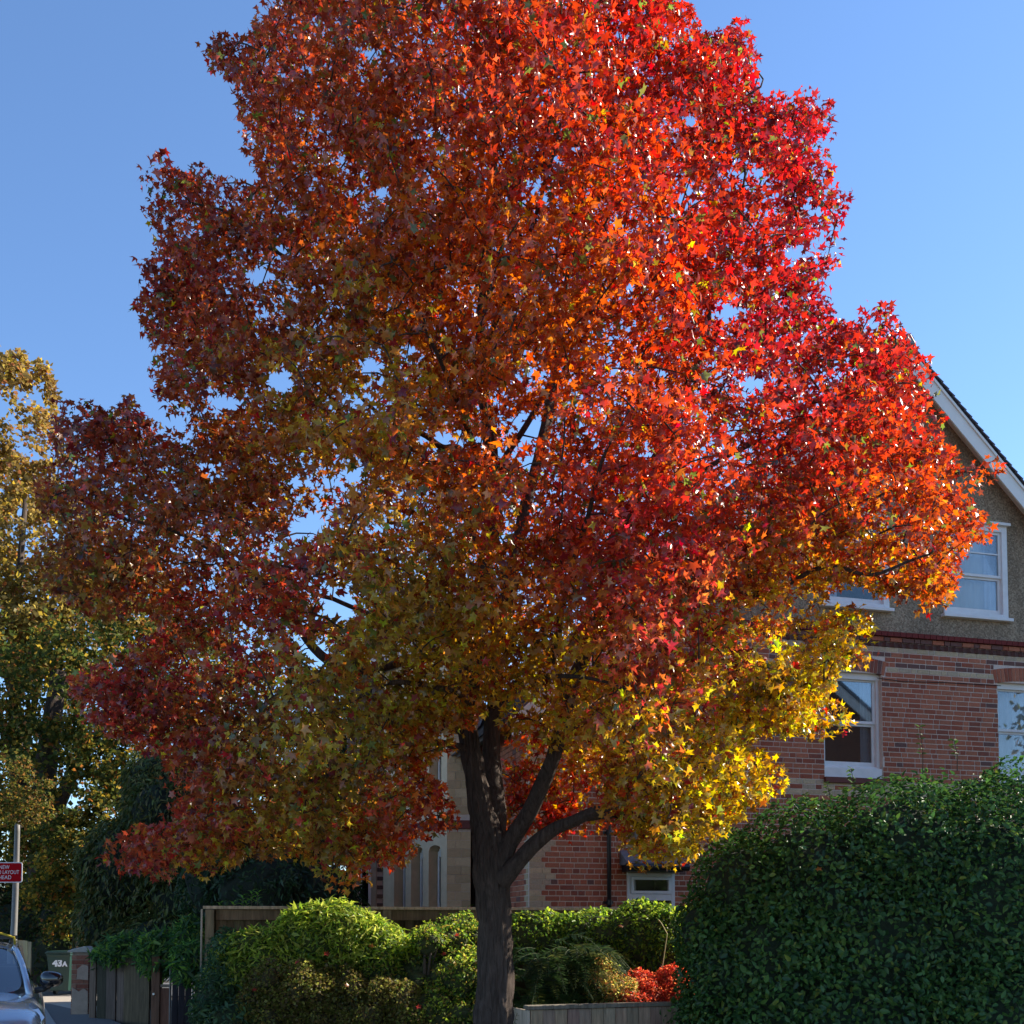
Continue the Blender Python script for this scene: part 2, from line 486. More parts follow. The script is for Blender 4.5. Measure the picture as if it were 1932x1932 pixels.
sw = [sz(1786, 2520)[0], sz(1922, 2520)[0]]; swz0, swz1 = 1.25, sz(1850, 2488)[1]
print('HOUSE apx %.2f apz %.2f slope %.2f zb1 %.2f ZTOP %.2f gl %s gr %s gz %.2f %.2f ll %s lr %s lz %.2f %.2f sw %s %.2f eaves %.2f' % (apx, apz, SL, zb1, ZTOP, gl, gr, gz0, gz1, ll, lr, lz0, lz1, sw, swz1, roofz(0)))
holes = [(ll[0], ll[1], lz0-0.17, lz1), (lr[0], lr[1], lz0-0.17, lz1), (sw[0], sw[1], swz0, swz1)]
# backing wall (mortar plane), cut for the windows
xs = sorted({0.0, WID, *[h[0] for h in holes], *[h[1] for h in holes]})
zs = sorted({0.0, ZTOP-0.05, *[h[2] for h in holes], *[h[3] for h in holes]})
wb = MB()
for i in range(len(xs)-1):
    for j in range(len(zs)-1):
        cx, cz = (xs[i]+xs[i+1])/2, (zs[j]+zs[j+1])/2
        if any(h[0] < cx < h[1] and h[2] < cz < h[3] for h in holes): continue
        a, b, z0_, z1_ = xs[i], xs[i+1], zs[j], zs[j+1]
        pts = [(a, z0_), (b, z0_), (b, min(z1_, roofz(b)-0.05)), (a, min(z1_, roofz(a)-0.05))]
        if z1_ > roofz(a) - 0.05 and b > 2 and a < 1:     # the eaves slope cuts this panel
            xk = apx - (apz - 0.05 - z1_)/SL
            pts = [(a, z0_), (b, z0_), (b, z1_), (xk, z1_), (a, roofz(a)-0.05)]
        if b > WID-0.01: pts[2] = (b, min(z1_, roofz(b)-0.05))
        wb.prism(pts, 0.004, 0.3)
wb.build('wall', M['mortar'], house)
# side walls
sd_ = MB(); sd_.box(0.012, 0.3, 0.3, 6.0, 0, roofz(0)-0.05); sd_.build('wall', M['mortar'], house)
sd_ = MB(); sd_.box(WID-0.3, WID-0.012, 0.3, 6.0, 0, roofz(WID)-0.05); sd_.build('wall', M['mortar'], house)
# gable above the string course, pebbledashed
gb = MB()
def strip(z0_, z1_, a=None, b=None):
    a0 = a if a is not None else apx - (apz-0.06-z0_)/SL
    a1 = a if a is not None else apx - (apz-0.06-z1_)/SL
    b0 = b if b is not None else apx + (apz-0.06-z0_)/SL
    b1 = b if b is not None else apx + (apz-0.06-z1_)/SL
    gb.prism([(a0, z0_), (b0, z0_), (b1, z1_), (a1, z1_)], 0.0, 0.3)
strip(ZTOP-0.05, gz0); strip(gz0, gz1, None, gl[0]); strip(gz0, gz1, gl[1], gr[0]); strip(gz0, gz1, gr[1], None); strip(gz1, apz-0.1)
gb.build('gable_render', M['dash'], house)
# bricks --------------------------------------------------
RED = [(0.41, 0.135, 0.075), (0.36, 0.11, 0.062), (0.45, 0.16, 0.09), (0.32, 0.095, 0.055), (0.40, 0.145, 0.082), (0.26, 0.085, 0.055), (0.17, 0.085, 0.07)]
BUFF = [(0.52, 0.40, 0.25), (0.48, 0.36, 0.22), (0.56, 0.43, 0.27), (0.45, 0.35, 0.24)]
def pick(pal, wts=None): return random.choices(pal, wts)[0]
RW = [5, 5, 4, 3, 4, 2, 1]
quo = [0.42, 0.34, 0.25, 0.19, 0.25, 0.34]
boxes, cols, rank = [], [], []
cz_arch = lz1
def hole_cut(a, b, zc):
    """the parts of a..b at height zc outside windows and arches"""
    seg = [(a, b)]
    for (h0, h1, q0, q1) in holes + [(ll[0]-0.05, ll[1]+0.07, lz1-0.02, lz1+0.26), (lr[0]-0.07, lr[1]+0.07, lz1-0.02, lz1+0.26)]:
        if q0 - 0.03 < zc < q1 + 0.03:
            ns = []
            for s0, s1 in seg:
                if s1 <= h0 or s0 >= h1: ns.append((s0, s1)); continue
                if s0 < h0: ns.append((s0, h0))
                if s1 > h1: ns.append((h1, s1))
            seg = ns
    return seg
_, zlow = sz(2250, 2238)
nlow = round((zlow - z0c)/CO)
nc0 = int(-z0c/CO) + 1
for c in range(nc0, 73):
    zc = z0c + c*CO
    if c == 71: continue                             # dog-tooth course
    xmin = max(0.0, apx - (apz - 0.12 - zc - CO/2)/SL)
    x = xmin
    k = 0
    band = 'buff' if c in (70, 66, nlow+1, nlow-1) else ('check' if c == nlow else ('top' if c == 72 else 'red'))
    upper = c > nlow - 2
    L, H_ = 0.235, 0.1175
    if xmin == 0.0:                                  # quoin stones at the corner
        q = quo[c % 6]
        a = 0.0
        for w in ([q] if q < 0.3 else [q*0.6, q*0.4]):
            boxes.append((a+0.003, a+w-0.006, -0.006, 0.03, zc-CO/2+0.004, zc+CO/2-0.004)); cols.append(pick(BUFF)); a += w
            rank.append(0 if 1.8 < zc < 3.3 else 50)
        x = q
        k = 0
    off = 0.0
    if not upper:
        seq = [L] if c % 2 == 0 else [H_]
    else:
        seq = [L, L, H_] if c % 2 == 0 else [L, H_, L, H_, L]
        off = 0.06*(c % 4)
    x -= 0
    first = True
    while x < WID - 0.01:
        w = seq[k % len(seq)]; k += 1
        if first and off: w = max(0.08, w - off)
        first = False
        a, b = x, min(x+w, WID)
        x += w
        for s0, s1 in hole_cut(a, b, zc):
            if s1 - s0 < 0.03: continue
            col = pick(RED, RW)
            if 66 < c <= 69 and random.random() < 0.3: col = RED[6]
            y0 = -0.001 - random.random()*0.004
            if band == 'buff': col = pick(BUFF)
            elif band == 'check': col = pick(BUFF) if (k % 2) else pick(RED, RW)
            elif band == 'top':
                y0 -= 0.03
                if random.random() < 0.4: col = RED[6]
            boxes.append((s0+0.0075, s1-0.0075, y0, 0.04, zc-CO/2+0.008, zc+CO/2-0.008)); cols.append(col)
            vis = (1.7 < zc < 3.2 and s0 < 1.5) or (lz0+0.2 < zc < 6.3 and ll[1] - 0.01 < s0 < lr[0]) or (lz0 < zc < lz0+0.7 and 3.4 < s0 < ll[0])
            rank.append((0 if vis else 100) + random.random()*0.5 + (0.8 if s1 - s0 < 0.15 else 0))
# string course: bullnose on top, dog-tooth below
x = 1.3
while x < WID-1.0:
    boxes.append((x+0.004, x+0.112, -0.075, 0.04, zb1+2.5*CO+0.004, zb1+3.5*CO-0.004)); cols.append((0.17, 0.03, 0.026)); rank.append(90); x += 0.1175
pieces(house, 'brick', boxes, cols, M['brick'], 300, np.array(rank))
dg = MB(); x = 1.2; zc = zb1 + CO
dg.box(1.25, WID-1.0, -0.002, 0.03, zc-CO/2, zc+CO/2)
while x < WID - 1.0:
    dg.add([(x, 0.02, zc-0.038), (x+0.07, -0.05, zc-0.038), (x+0.14, 0.02, zc-0.038), (x, 0.02, zc+0.038), (x+0.07, -0.05, zc+0.038), (x+0.14, 0.02, zc+0.038)],
           [(0, 1, 4, 3), (1, 2, 5, 4), (0, 2, 1), (3, 4, 5)]); x += 0.15
dme = dg.build('dog_tooth', plain('dark_brick', (0.11, 0.05, 0.04), 0.9, var=0.3, scale=20), house, kind='stuff')
# bricks of the return wall at the corner (faces -x)
bx2, cl2 = [], []
for c in range(nc0, 66):
    zc = z0c + c*CO
    if zc > roofz(0) - 0.15: break
    y = 0.045; k = 0
    w0 = 0.12 if c % 2 else 0.22
    while y < 4.3:
        w = w0 if k == 0 else (0.235 if c % 2 == 0 else 0.1175)
        bx2.append((-0.002-random.random()*0.004, 0.03, y+0.005, y+w-0.005, zc-CO/2+0.0055, zc+CO/2-0.0055))
        cl2.append(pick(BUFF) if k == 0 else pick(RED, RW)); y += w; k += 1
pieces(house, 'brick', bx2, cl2, M['brick'], 0)
# voussoirs of the rubbed brick arches
for (a, b) in (ll, lr):
    n = 17; cxm = (a+b)/2; half = (b-a)/2 + 0.05
    for i in range(n):
        t = (i - (n-1)/2)/((n-1)/2)
        xx = cxm + t*(half-0.03); rise = 0.055*(1 - t*t)
        lean = t*0.18
        v = MB(); hw = half/n*0.9*0.97
        pts = [(-hw*0.93, 0), (hw*0.93, 0), (hw*1.06, 0.235), (-hw*1.06, 0.235)]
        ca, sa = math.cos(-lean), math.sin(-lean)
        v.prism([(xx + px*ca - pz*sa, lz1 - 0.02 + rise + px*sa + pz*ca) for px, pz in pts], -0.006, 0.06)
        c = pick(RED[:4] if a == lr[0] else RED[3:])
        o = v.build('arch_brick', None, house)
        at_ = o.data.color_attributes.new('Col', 'FLOAT_COLOR', 'POINT')
        at_.data.foreach_set('color', np.tile(np.array([*c, 1.0], np.float32), len(o.data.vertices)))
        o.data.materials.append(M['brick'])
    s = MB(); pts = [(a, lz1-0.1)] + [(b, lz1-0.1)] + [(cxm + t*half, lz1 - 0.02 + 0.055*(1-t*t)) for t in np.linspace(1, -1, 9)]
    s.prism(pts, 0.075, 0.14); s.build('arch_board', M['cream'], house)

# ---- windows
def sash(x0, x1, z0, z1, ydep, fw, meet, bars=(), sill=True, name='window', glass='glass'):
    """box frame, two sashes, glass, sill; frame is the part, the rest its sub-parts"""
    w = MB()
    yf = ydep
    w.box(x0, x0+fw, yf, yf+0.12, z0, z1); w.box(x1-fw, x1, yf, yf+0.12, z0, z1)
    w.box(x0+fw, x1-fw, yf, yf+0.12, z1-fw, z1); w.box(x0+fw, x1-fw, yf, yf+0.12, z0, z0+fw*0.6)
    fr = w.build(name, M['white'], house, bevel=0.006)
    zi0, zi1, xi0, xi1 = z0+fw*0.6, z1-fw, x0+fw, x1-fw
    zm = z0 + (z1-z0)*meet
    st = 0.05
    for (a, b, yo, nm) in ((zi0, zm, 0.07, 'lower_sash'), (zm-0.005, zi1, 0.035, 'upper_sash')):
        s = MB(); y = yf + yo
        bot = 0.085 if nm == 'lower_sash' else 0.045
        s.box(xi0, xi0+st, y, y+0.035, a, b); s.box(xi1-st, xi1, y, y+0.035, a, b)
        s.box(xi0+st, xi1-st, y, y+0.035, a, a+bot); s.box(xi0+st, xi1-st, y, y+0.035, b-0.045, b)
        for t in bars:
            if nm == 'upper_sash':
                zz = a + (b-a)*t; s.box(xi0+st, xi1-st, y+0.004, y+0.03, zz-0.011, zz+0.011)
        s.build(nm, M['white'], fr)
        p = MB(); p.box(xi0+st-0.005, xi1-st+0.005, y+0.012, y+0.02, a+0.03, b-0.03); p.build('pane', M[glass], fr)
    if sill:
        s = MB(); s.box(x0-0.05, x1+0.05, yf-0.07, yf+0.1, z0-0.06, z0-0.002); s.build('sill', M['white'], fr, bevel=0.008)
    r = MB(); d0, d1 = yf+0.125, yf+1.6
    for q in ((x0-0.3, x1+0.3, d1, d1+0.05, z0-0.4, z1+0.3), (x0-0.3, x0-0.25, d0+0.25, d1, z0-0.4, z1+0.3), (x1+0.25, x1+0.3, d0+0.25, d1, z0-0.4, z1+0.3),
              (x0-0.3, x1+0.3, d0+0.25, d1, z0-0.4, z0-0.35), (x0-0.3, x1+0.3, d0+0.25, d1, z1+0.25, z1+0.3)):
        r.box(*q)
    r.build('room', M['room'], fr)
    return fr, (xi0, xi1, zi0, zi1, yf+0.17)
def curtain(parent, x0, x1, z0, z1, y, waves, amp=0.035, mat=None):
    m = MB(); n = max(10, int((x1-x0)*90))
    vs_, fs_ = [], []
    for i in range(n+1):
        x = x0 + (x1-x0)*i/n
        yy = y + amp*math.sin(i/n*waves*6.283) + amp*0.4*math.sin(i/n*waves*15.1+1)
        vs_ += [(x, yy, z0), (x + 0.01*math.sin(i*1.7), yy*0.3 + y*0.7, z1)]
    for i in range(n): fs_.append((2*i, 2*i+2, 2*i+3, 2*i+1))
    m.add(vs_, fs_); return m.build('curtain', mat or M['curtain'], parent, smooth=True)
wl, il = sash(gl[0], gl[1], gz0, gz1, -0.03, 0.11, 0.44, (0.52,))
curtain(wl, il[0], il[0]+0.25, il[2], il[3], il[4], 2)
blind = MB(); blind.box(il[0], il[1], il[4]+0.1, il[4]+0.11, il[2]+0.45, il[3]); blind.build('blind', plain('pale_blind', (0.5, 0.5, 0.5), 0.9), wl)
wr, ir = sash(gr[0], gr[1], gz0, gz1, -0.03, 0.11, 0.44, (0.52,))
curtain(wr, ir[0], ir[1]-0.12, ir[2], ir[3], ir[4]+0.06, 3, 0.02, plain('pale_curtain', (0.6, 0.58, 0.52), 0.9, var=0.06))
curtain(wr, ir[1]-0.24, ir[1], ir[2], ir[3], ir[4], 2, 0.03)
hd = MB(); hd.box(gr[0]-0.04, gr[1]+0.04, -0.09, 0.02, gz1, gz1+0.05); hd.build('head_moulding', M['white'], wr, bevel=0.006)
hd = MB(); hd.box(gl[0]-0.04, gl[1]+0.04, -0.09, 0.02, gz1, gz1+0.05); hd.build('head_moulding', M['white'], wl, bevel=0.006)
M['mirror_glass'] = glass_mat('mirror_glass', 0.9)
w1, i1 = sash(ll[0], ll[1], lz0, lz1-0.03, 0.09, 0.055, 0.49, sill=False, glass='mirror_glass')
curtain(w1, i1[1]-0.2, i1[1], i1[2], i1[3], i1[4], 3, 0.02)
w2, i2 = sash(lr[0], lr[1], lz0, lz1-0.03, 0.09, 0.055, 0.49, sill=False)
curtain(w2, i2[0], i2[1], i2[2], i2[3], i2[4]+0.12, 7, 0.06)
for (a, b), w_ in ((ll, w1), (lr, w2)):
    s = MB(); s.box(a, b, 0.02, 0.16, lz0-0.17, lz0-0.004); s.build('sill', M['white'], w_, bevel=0.006)
    s = MB(); s.box(a-0.02, b+0.02, -0.06, 0.1, lz0-0.27, lz0-0.175); s.build('brick_sill', plain('dark_red_sill', (0.14, 0.045, 0.035), 0.8), w_, bevel=0.008)
# small casement window with a slate hood
sw0, sw1 = sw
f = MB(); zt = sz(1850, 2557)[1]
for q in ((sw0, sw0+0.06, swz0, swz1), (sw1-0.06, sw1, swz0, swz1), (sw0+0.06, sw1-0.06, swz1-0.06, swz1), (sw0+0.06, sw1-0.06, zt-0.05, zt+0.05), (sw0+0.06, sw1-0.06, swz0, swz0+0.07)):
    f.box(q[0], q[1], -0.02, 0.09, q[2], q[3])
cw = f.build('casement_window', M['white'], house, bevel=0.006)
f = MB(); a0, a1, b0, b1 = sw0+0.065, sw1-0.065, zt+0.055, swz1-0.065
for q in ((a0, a0+0.045, b0, b1), (a1-0.045, a1, b0, b1), (a0+0.045, a1-0.045, b1-0.04, b1), (a0+0.045, a1-0.045, b0, b0+0.045)):
    f.box(q[0], q[1], -0.035, 0.03, q[2], q[3])
f.build('fanlight_frame', M['white'], cw)
p = MB(); p.box(a0+0.04, a1-0.04, 0.0, 0.008, b0+0.04, b1-0.035); p.build('pane', M['glass'], cw)
p = MB(); p.box(sw0+0.05, sw1-0.05, 0.02, 0.028, swz0+0.05, zt-0.045); p.build('pane', M['glass'], cw)
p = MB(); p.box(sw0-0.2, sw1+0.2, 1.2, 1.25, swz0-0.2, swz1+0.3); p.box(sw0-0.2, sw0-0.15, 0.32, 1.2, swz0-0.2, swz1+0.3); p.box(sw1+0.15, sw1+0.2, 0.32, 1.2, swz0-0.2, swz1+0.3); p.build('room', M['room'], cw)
curtain(cw, a0, a0+0.16, swz0+0.1, swz1-0.06, 0.16, 2, 0.025, M['cream'])
h = MB(); hz = swz1+0.02
h.add([(sw0-0.12, -0.34, hz+0.12), (sw1+0.06, -0.34, hz+0.12), (sw1+0.06, 0.0, hz+0.33), (sw0-0.12, 0.0, hz+0.33),
       (sw0-0.12, -0.34, hz+0.09), (sw1+0.06, -0.34, hz+0.09), (sw1+0.06, 0.0, hz+0.09), (sw0-0.12, 0.0, hz+0.09)],
      [(0, 1, 2, 3), (4, 7, 6, 5), (0, 4, 5, 1), (1, 5, 6, 2), (0, 3, 7, 4)])
hd = h.build('hood', M['lead'], house)
h = MB(); h.tube([(sw0-0.14, -0.36, hz+0.055), (sw1+0.08, -0.36, hz+0.055)], 0.055, 10); h.build('gutter', M['black'], hd)
h = MB(); h.box(sw0-0.08, sw1+0.02, -0.29, -0.004, hz-0.01, hz+0.085); h.build('soffit', M['black'], hd)
# downpipe with brackets
dx = sz(1731.5, 2480)[0]
d = MB(); d.tube([(dx, -0.07, 0.0), (dx, -0.07, 3.6), (dx+0.05, -0.07, 3.8), (dx+0.05, -0.07, 6.0)], 0.034, 10)
dp = d.build('downpipe', M['black'], house, smooth=True)
for zz in (0.9, 2.02, 3.1, 4.4):
    d = MB(); d.tube([(dx, -0.07, zz-0.04), (dx, -0.07, zz+0.04)], 0.045, 10); d.box(dx-0.08, dx+0.08, -0.03, -0.008, zz-0.02, zz+0.02); d.build('bracket', M['black'], dp)
# a slack black cable across the wall
c = MB(); cz_ = sz(2600, 1943)[1]
c.tube([(ll[1]-0.1, -0.02, cz_+0.02), (ll[1]+0.4, -0.02, cz_-0.01), (ll[1]+1.2, -0.02, cz_+0.02), (lr[0]+0.05, -0.02, cz_+0.03)], 0.006, 6); c.build('cable', M['black'], house)

# ---- roof, bargeboards, tiles
OV = 0.32; RD = 9.0
def roof_slab(side, name):
    b = MB()
    xe = WID/2 + 0.4
    for (t0, t1, th) in ((0.0, 1.0, 0.05),):
        pass
    x_e = apx + side*xe; z_e = apz - SL*xe
    n = Vector((side*SL, 0, 1)).normalized()
    q = [Vector((apx, 0, apz)), Vector((x_e, 0, z_e))]
    vs_ = []
    for y in (-OV+0.02, RD):
        for p in q:
            vs_ += [(p.x, y, p.z), (p.x + n.x*0.06, y, p.z + n.z*0.06)]
    b.add(vs_, [(0, 2, 3, 1), (4, 5, 7, 6), (0, 4, 6, 2), (1, 3, 7, 5), (2, 6, 7, 3)])
    return b.build(name, M['lead'], house), n
for side in (-1, 1):
    ro, n = roof_slab(side, 'roof')
    sl = math.hypot(1, SL); along = Vector((side/sl, 0, -SL/sl))
    total = (WID/2 + 0.4)*sl
    tiles, s = [], 0.05
    tm = MB(); k = 0
    while s < total:
        base = Vector((apx, 0, apz)) + along*s + n*0.062
        e1 = base + along*0.19 + n*0.004; e0 = base + n*0.0
        up = n*0.02
        tm.add([e0 + Vector((0, -OV-0.02, 0)), e1 + up + Vector((0, -OV-0.02, 0)), e1 + up*2.2 + Vector((0, -OV-0.02, 0)), e0 + up + Vector((0, -OV-0.02, 0)),
                e0 + Vector((0, RD, 0)), e1 + up + Vector((0, RD, 0)), e1 + up*2.2 + Vector((0, RD, 0)), e0 + up + Vector((0, RD, 0))],
               [(0, 1, 2, 3), (4, 7, 6, 5), (3, 2, 6, 7), (1, 5, 6, 2), (0, 4, 5, 1)])
        s += 0.155
    tm.build('roof_tiles', plain('roof_tile', (0.085, 0.075, 0.08), 0.75, var=0.3, scale=9, bump=0.3), house, kind='stuff')
    # bargeboard and its moulding, soffit
    def bar(name, d0, d1, y0, y1, mat):
        b = MB(); L_ = WID/2 + 0.35
        top = [(apx, apz - d0*sl), (apx + side*L_, apz - SL*L_ - d0*sl)]
        bot = [(apx + side*L_, apz - SL*L_ - d1*sl), (apx, apz - d1*sl)]
        b.prism(top + bot, y0, y1); return b.build(name, mat, house)
    bar('bargeboard', 0.03, 0.245, -OV, -OV+0.03, M['cream'])
    bar('bargeboard_moulding', -0.01, 0.028, -OV-0.025, -OV+0.03, M['cream'])
    bar('verge_soffit', 0.02, 0.05, -OV+0.032, -0.002, M['cream'])
r_ = MB(); r_.tube([(apx, -OV-0.06, apz+0.09), (apx, RD, apz+0.09)], 0.11, 10); r_.build('ridge_tile', plain('ridge_clay', (0.07, 0.05, 0.05), 0.8), house)
fi = MB(); fi.prism([(apx-0.13, apz+0.0), (apx+0.13, apz+0.0), (apx+0.05, apz+0.13), (apx, apz+0.2), (apx-0.05, apz+0.13)], -OV-0.1, -OV+0.06); fi.build('finial', M['lead'], house, bevel=0.02)

# ------------------------------------------------------------------ the left wing with its stone bay
wing = empty('bay_house', (0, 0, 0), 0, label='buff stone bay wing with narrow arched windows left of the trunk', cat='house')
YB = 19.8
B = at(888, 1700, YB); C = at(843, 1700, YB)
D = C + Vector((-1.3, 1.3, 0))
WX0 = at(652, 1700, D.y).x
wz = 6.6
w = MB(); w.box(WX0, -0.62, D.y+0.02, D.y+6, 0, wz); w.build('wall', M['mortar'], wing)
# dark brown bricks of the wing wall
bx3, cl3, rk3 = [], [], []
DK = [(0.16, 0.095, 0.07), (0.13, 0.08, 0.062), (0.19, 0.12, 0.085), (0.1, 0.07, 0.06)]
wnx0, wnx1, wnz0, wnz1 = at(678, 1700, D.y).x, at(700, 1700, D.y).x, 0.9, 2.75
z = 0.2; k = 0
while z < wz-0.1:
    x = WX0 + (0.0 if k % 2 else -0.11)
    while x < D.x + 0.1:
        a, b = max(x, WX0), min(x+0.235, D.x+0.1)
        if b-a > 0.04 and not (b > wnx0-0.1 and a < wnx1+0.1 and wnz0 < z < wnz1+0.1):
            bx3.append((a+0.005, b-0.005, D.y-0.004, D.y+0.03, z-0.037, z+0.037)); cl3.append(pick(DK)); rk3.append(abs(z-2.2))
        x += 0.235
    z += CO; k += 1
pieces(wing, 'brick', bx3, cl3, M['brick'], 80, np.array(rk3))
# window with buff jambs in the wing wall
f = MB()
for q in ((wnx0, wnx0+0.05, wnz0, wnz1), (wnx1-0.05, wnx1, wnz0, wnz1), (wnx0+0.05, wnx1-0.05, wnz1-0.05, wnz1), (wnx0+0.05, wnx1-0.05, wnz0, wnz0+0.06), (wnx0+0.05, wnx1-0.05, 1.8, 1.85)):
    f.box(q[0], q[1], D.y-0.03, D.y+0.015, q[2], q[3])
wf = f.build('window', M['white'], wing)
p = MB(); p.box(wnx0+0.04, wnx1-0.04, D.y-0.008, D.y+0.0, wnz0+0.05, wnz1-0.04); p.build('pane', glass_mat('dark_pane', 0.9, (0.2, 0.22, 0.25)), wf)
j = MB(); j.box(wnx0-0.1, wnx0-0.003, D.y-0.03, D.y+0.016, wnz0, wnz1); j.box(wnx1+0.003, wnx1+0.1, D.y-0.03, D.y+0.016, wnz0, wnz1); j.box(wnx0-0.1, wnx1+0.1, D.y-0.03, D.y+0.016, wnz1+0.003, wnz1+0.15)
j.build('jamb', plain('buff_jamb', (0.42, 0.34, 0.24), 0.9), wf)
# bay: front facet of ashlar, canted facet with two lancets on each floor
STN = [(0.60, 0.44, 0.26), (0.55, 0.40, 0.23), (0.64, 0.48, 0.29), (0.50, 0.36, 0.21)]
core = MB(); core.poly([(B.x-0.01, B.y+0.02), (B.x-0.01, D.y+0.1), (D.x+0.32, D.y+0.1), (C.x+0.0, C.y+0.30)][::1], 0, wz); core.build('bay_core', M['room'], wing)
bx4, cl4, rk4 = [], [], []
z = 0.1; k = 0
zband0, zband1 = at(860, 1564, YB).z, at(860, 1548, YB).z
while z < wz - 0.1:
    hgt = 0.155
    if not (z + hgt > zband0 and z < zband1):
        cut = [C.x, C.x + (B.x-C.x)*(0.35 if k % 2 else 0.6), B.x]
        for a, b in zip(cut[:-1], cut[1:]):
            bx4.append((a+0.004, b-0.004, YB-0.003*random.random(), YB+0.3, z+0.004, z+hgt-0.004)); cl4.append(pick(STN)); rk4.append(abs(z-2.5))
    z += hgt; k += 1
pieces(wing, 'stone', bx4, cl4, M['stone'], 60, np.array(rk4), stuff='ashlar')
b_ = MB(); b_.box(C.x, B.x-0.006, YB+0.01, YB+0.29, 0, wz-0.02); b_.build('pier_joint', M['mortar'], wing)
tb = plain('red_terracotta', (0.16, 0.045, 0.035), 0.8, var=0.2)
b_ = MB(); b_.box(C.x-0.01, B.x+0.02, YB-0.05, YB+0.3, zband0, zband1); b_.build('string_course', tb, wing, bevel=0.01)
# canted facet, built in its own turned frame
cant = empty('bay_side', (C.x, C.y, 0), math.atan2(D.y-C.y, D.x-C.x)); cant.parent = wing
LC = (D-C).length
def cbox(m, x0, x1, y0, y1, z0, z1): m.box(x0, x1, y0, y1, z0, z1)
# local x runs from the front corner back to the wall, local -y is outside... outward is +y here (turned past 90 degrees)
def lancet(x0, x1, z0, z1, idx):
    fr = MB(); fr.box(x0+0.02, x0+0.09, -0.28, -0.2, z0, z1); fr.box(x1-0.06, x1-0.02, -0.28, -0.2, z0, z1); fr.box(x0+0.09, x1-0.06, -0.28, -0.2, z1-0.1, z1+0.05); fr.box(x0+0.09, x1-0.06, -0.28, -0.2, z0+1.0, z0+1.05)
    o = fr.build('sash_frame', M['white'], cant)
    p = MB(); p.box(x0, x1, -0.25, -0.24, z0, z1+0.08); p.build('pane', bpy.data.materials['dark_pane'], cant)
spans = [(0.16, 0.50), (0.66, 1.0), (1.16, 1.5)]
floors = [(0.95, at(820, 1606, YB+0.4).z), (zband1+0.75, zband1+2.25)]
edges = [0.0] + [e for s_ in spans for e in s_] + [LC]
pm = MB()
for i in range(0, len(edges), 2):
    pm.box(edges[i], edges[i+1], -0.3, 0.0, 0.0, wz)
for (a, b) in spans:
    lo = 0.0
    for fi_, (z0_, z1_) in enumerate(floors):
        pm.box(a, b, -0.3, 0.0, lo, z0_)
        m_ = (a+b)/2; hw = (b-a)/2
        nxt = floors[fi_+1][0] if fi_ + 1 < len(floors) else wz
        arc = [(m_ + hw*t, z1_ + 0.10*(1-t*t)**0.5) for t in np.linspace(-1, 1, 9)]
        for q in range(8):
            (xa, za), (xb, zb) = arc[q], arc[q+1]
            pm.prism([(xa, za), (xb, zb), (xb, z1_+0.14), (xa, z1_+0.14)], -0.3, 0.0)
        lo = z1_ + 0.14
        lancet(a, b, z0_, z1_, fi_)
    pm.box(a, b, -0.3, 0.0, lo, wz)
pm.build('stone_facing', plain('pale_stone', (0.66, 0.52, 0.34), 0.9, var=0.14, scale=5, bump=0.2), cant)
b_ = MB(); b_.box(-0.02, LC+0.02, 0.003, 0.06, zband0, zband1); b_.build('string_course', tb, cant)
# wing roof
rf = MB(); zr = wz; ridge = wz + 2.6
ya, yb = D.y - 0.3, D.y + 6.2; ym = (ya+yb)/2
rf.add([(WX0-0.3, ya, zr-0.05), (-0.7, ya, zr-0.05), (-0.7, ym, ridge), (WX0+1.2, ym, ridge), (WX0-0.3, yb, zr-0.05), (-0.7, yb, zr-0.05)],
       [(0, 1, 2, 3), (4, 3, 2, 5), (0, 3, 4), (0, 4, 5, 1), (1, 5, 2)])
rf.build('roof', M['lead'], wing)
br = MB(); br.poly([(B.x+0.1, B.y-0.12), (B.x+0.1, D.y), (D.x-0.1, D.y), (C.x-0.05, C.y-0.12)][::1], wz-0.04, wz+0.1); br.build('bay_cornice', M['cream'], wing)
d = MB(); d.tube([(-0.70, YB+0.25, 0), (-0.70, YB+0.25, 6.4)], 0.045, 10); d.build('downpipe', M['black'], wing, smooth=True)

# ------------------------------------------------------------------ the house across the street, seen only mirrored in the panes
opp = empty('opposite_house', (23.2, 2.0, 0), R(-132.5), label='brick house across the street, mirrored in the lower sash windows', cat='house')
def far_brick():
    m, nt, b, out = new_mat('far_brick')
    tc = node(nt, 'ShaderNodeTexCoord')
    sp = node(nt, 'ShaderNodeSeparateXYZ'); cb = node(nt, 'ShaderNodeCombineXYZ')
    nt.links.new(tc.outputs['Object'], sp.inputs[0]); nt.links.new(sp.outputs[0], cb.inputs[0]); nt.links.new(sp.outputs[2], cb.inputs[1])
    bk = node(nt, 'ShaderNodeTexBrick', i_Scale=1.0)
    bk.inputs['Color1'].default_value = (0.24, 0.09, 0.05, 1); bk.inputs['Color2'].default_value = (0.17, 0.06, 0.04, 1); bk.inputs['Mortar'].default_value = (0.34, 0.24, 0.17, 1)
    bk.inputs['Brick Width'].default_value = 0.235; bk.inputs['Row Height'].default_value = 0.0845; bk.inputs['Mortar Size'].default_value = 0.006
    nt.links.new(cb.outputs[0], bk.inputs['Vector']); nt.links.new(bk.outputs[0], b.inputs['Base Color']); b.inputs['Roughness'].default_value = 0.9
    return m
m = MB(); m.prism([(-6, 0), (6, 0), (6, 7.0), (1.5, 11.6), (-6, 4.0)], 0.0, 8.0); m.build('wall', far_brick(), opp)
